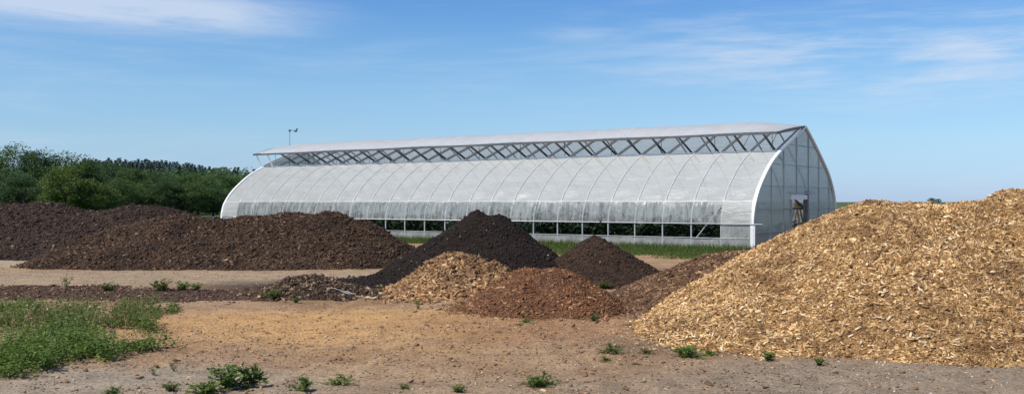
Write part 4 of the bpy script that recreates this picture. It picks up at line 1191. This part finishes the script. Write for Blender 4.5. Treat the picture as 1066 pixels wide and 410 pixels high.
def tree_label(px, d):
    """which tree of its row, counted from the photo's left edge"""
    sky_row = sorted(s[0] for s in spots[:15] if s[0] > 0)
    if px <= 0:
        return "dark leafy tree of the row just outside the photo's left edge"
    if any(s[0] == px for s in low_row):
        k = sorted(s[0] for s in low_row).index(px)
        return "low dark leafy tree before the taller row, %s from the left" % ORD[k]
    return "dark leafy tree along the skyline of the tree row, %s from the left" % ORD[sky_row.index(px)]
low_row = spots[15:]
for i, (px, d, ty, mid) in enumerate(spots):
    hgt = hz(ty, d)
    g = (dec_m if mid else dec_d)[i % 5]
    tree("leafy_tree", g, at(px, d), d, 0, hgt / 7.0, lab.get(i, tree_label(px, d)), "leafy trees beyond the bark heaps", sxy=0.95 if hgt > 5.5 else 1.25)
tree("willow", willow[0], at(68, 80), 80, 0, hz(171, 80) / 6.0, "pale bright green tree standing before the darker trees, the left and taller of two", "pale green trees before the dark row", sxy=0.95)
tree("willow", willow[1], at(95, 81), 81, 0, hz(186, 81) / 6.0, "pale bright green tree standing before the darker trees, the right and lower of two", "pale green trees before the dark row", sxy=1.1)
# spruces along the ridge behind
Rc = np.random.default_rng(9)
px = 88.0; i = 0
while px < 278:
    d = 340 + Rc.uniform(-18, 18)
    ty = np.interp(px, [85, 105, 127, 156, 169, 191, 218, 233, 251, 275], [164, 166, 165, 165.5, 166.5, 169, 172.5, 175, 178, 183]) + Rc.uniform(-1.2, 2.6)
    x = at(px, d); z0 = max(0.0, float(hill_h(np.array(x), np.array(d))))
    tree("spruce", con[i % 4], x, d, z0, max(0.4, (hz(ty, d) - z0) / 9.0 * Rc.uniform(0.93, 1.05)), "dark blue green spruce on the skyline ridge beyond the leafy trees", "spruces on the ridge", sxy=Rc.uniform(1.0, 1.6))
    px += Rc.uniform(2.2, 4.6); i += 1
# undergrowth that fills the foot and slope of the wood
n = 26000
x_ = R_.uniform(-190, -28, n); y_ = R_.uniform(110, 372, n)
z_ = np.maximum(hill_h(x_, y_), 0) + R_.uniform(0, 1, n) ** 0.7 * (2.4 + 2.0 * (y_ > 170) + 2.0 * fbm(x_ * 0.1, y_ * 0.1, 88, 3))
k = x_ / y_ < -0.24
V, Q = leaf_cards(np.stack([x_, y_, z_], 1)[k], 1.2, R_, 0.5, 0.8)
obj("undergrowth", nmesh("undergrowth", V, quads=Q), M_dark, kind="stuff")
# one far tree showing over the chip heap
tree("leafy_tree", dec_d[1], at(970, 1450), 1450, 0, hz(205.6, 1450) / 7.0, "tiny far tree showing over the dip in the big chip heap", "far trees to the right", sxy=1.7)
tree("leafy_tree", dec_d[3], at(977, 1470), 1470, 0, hz(206.8, 1470) / 7.0, "lower far tree touching the tiny tree over the chip heap", "far trees to the right", sxy=1.7)
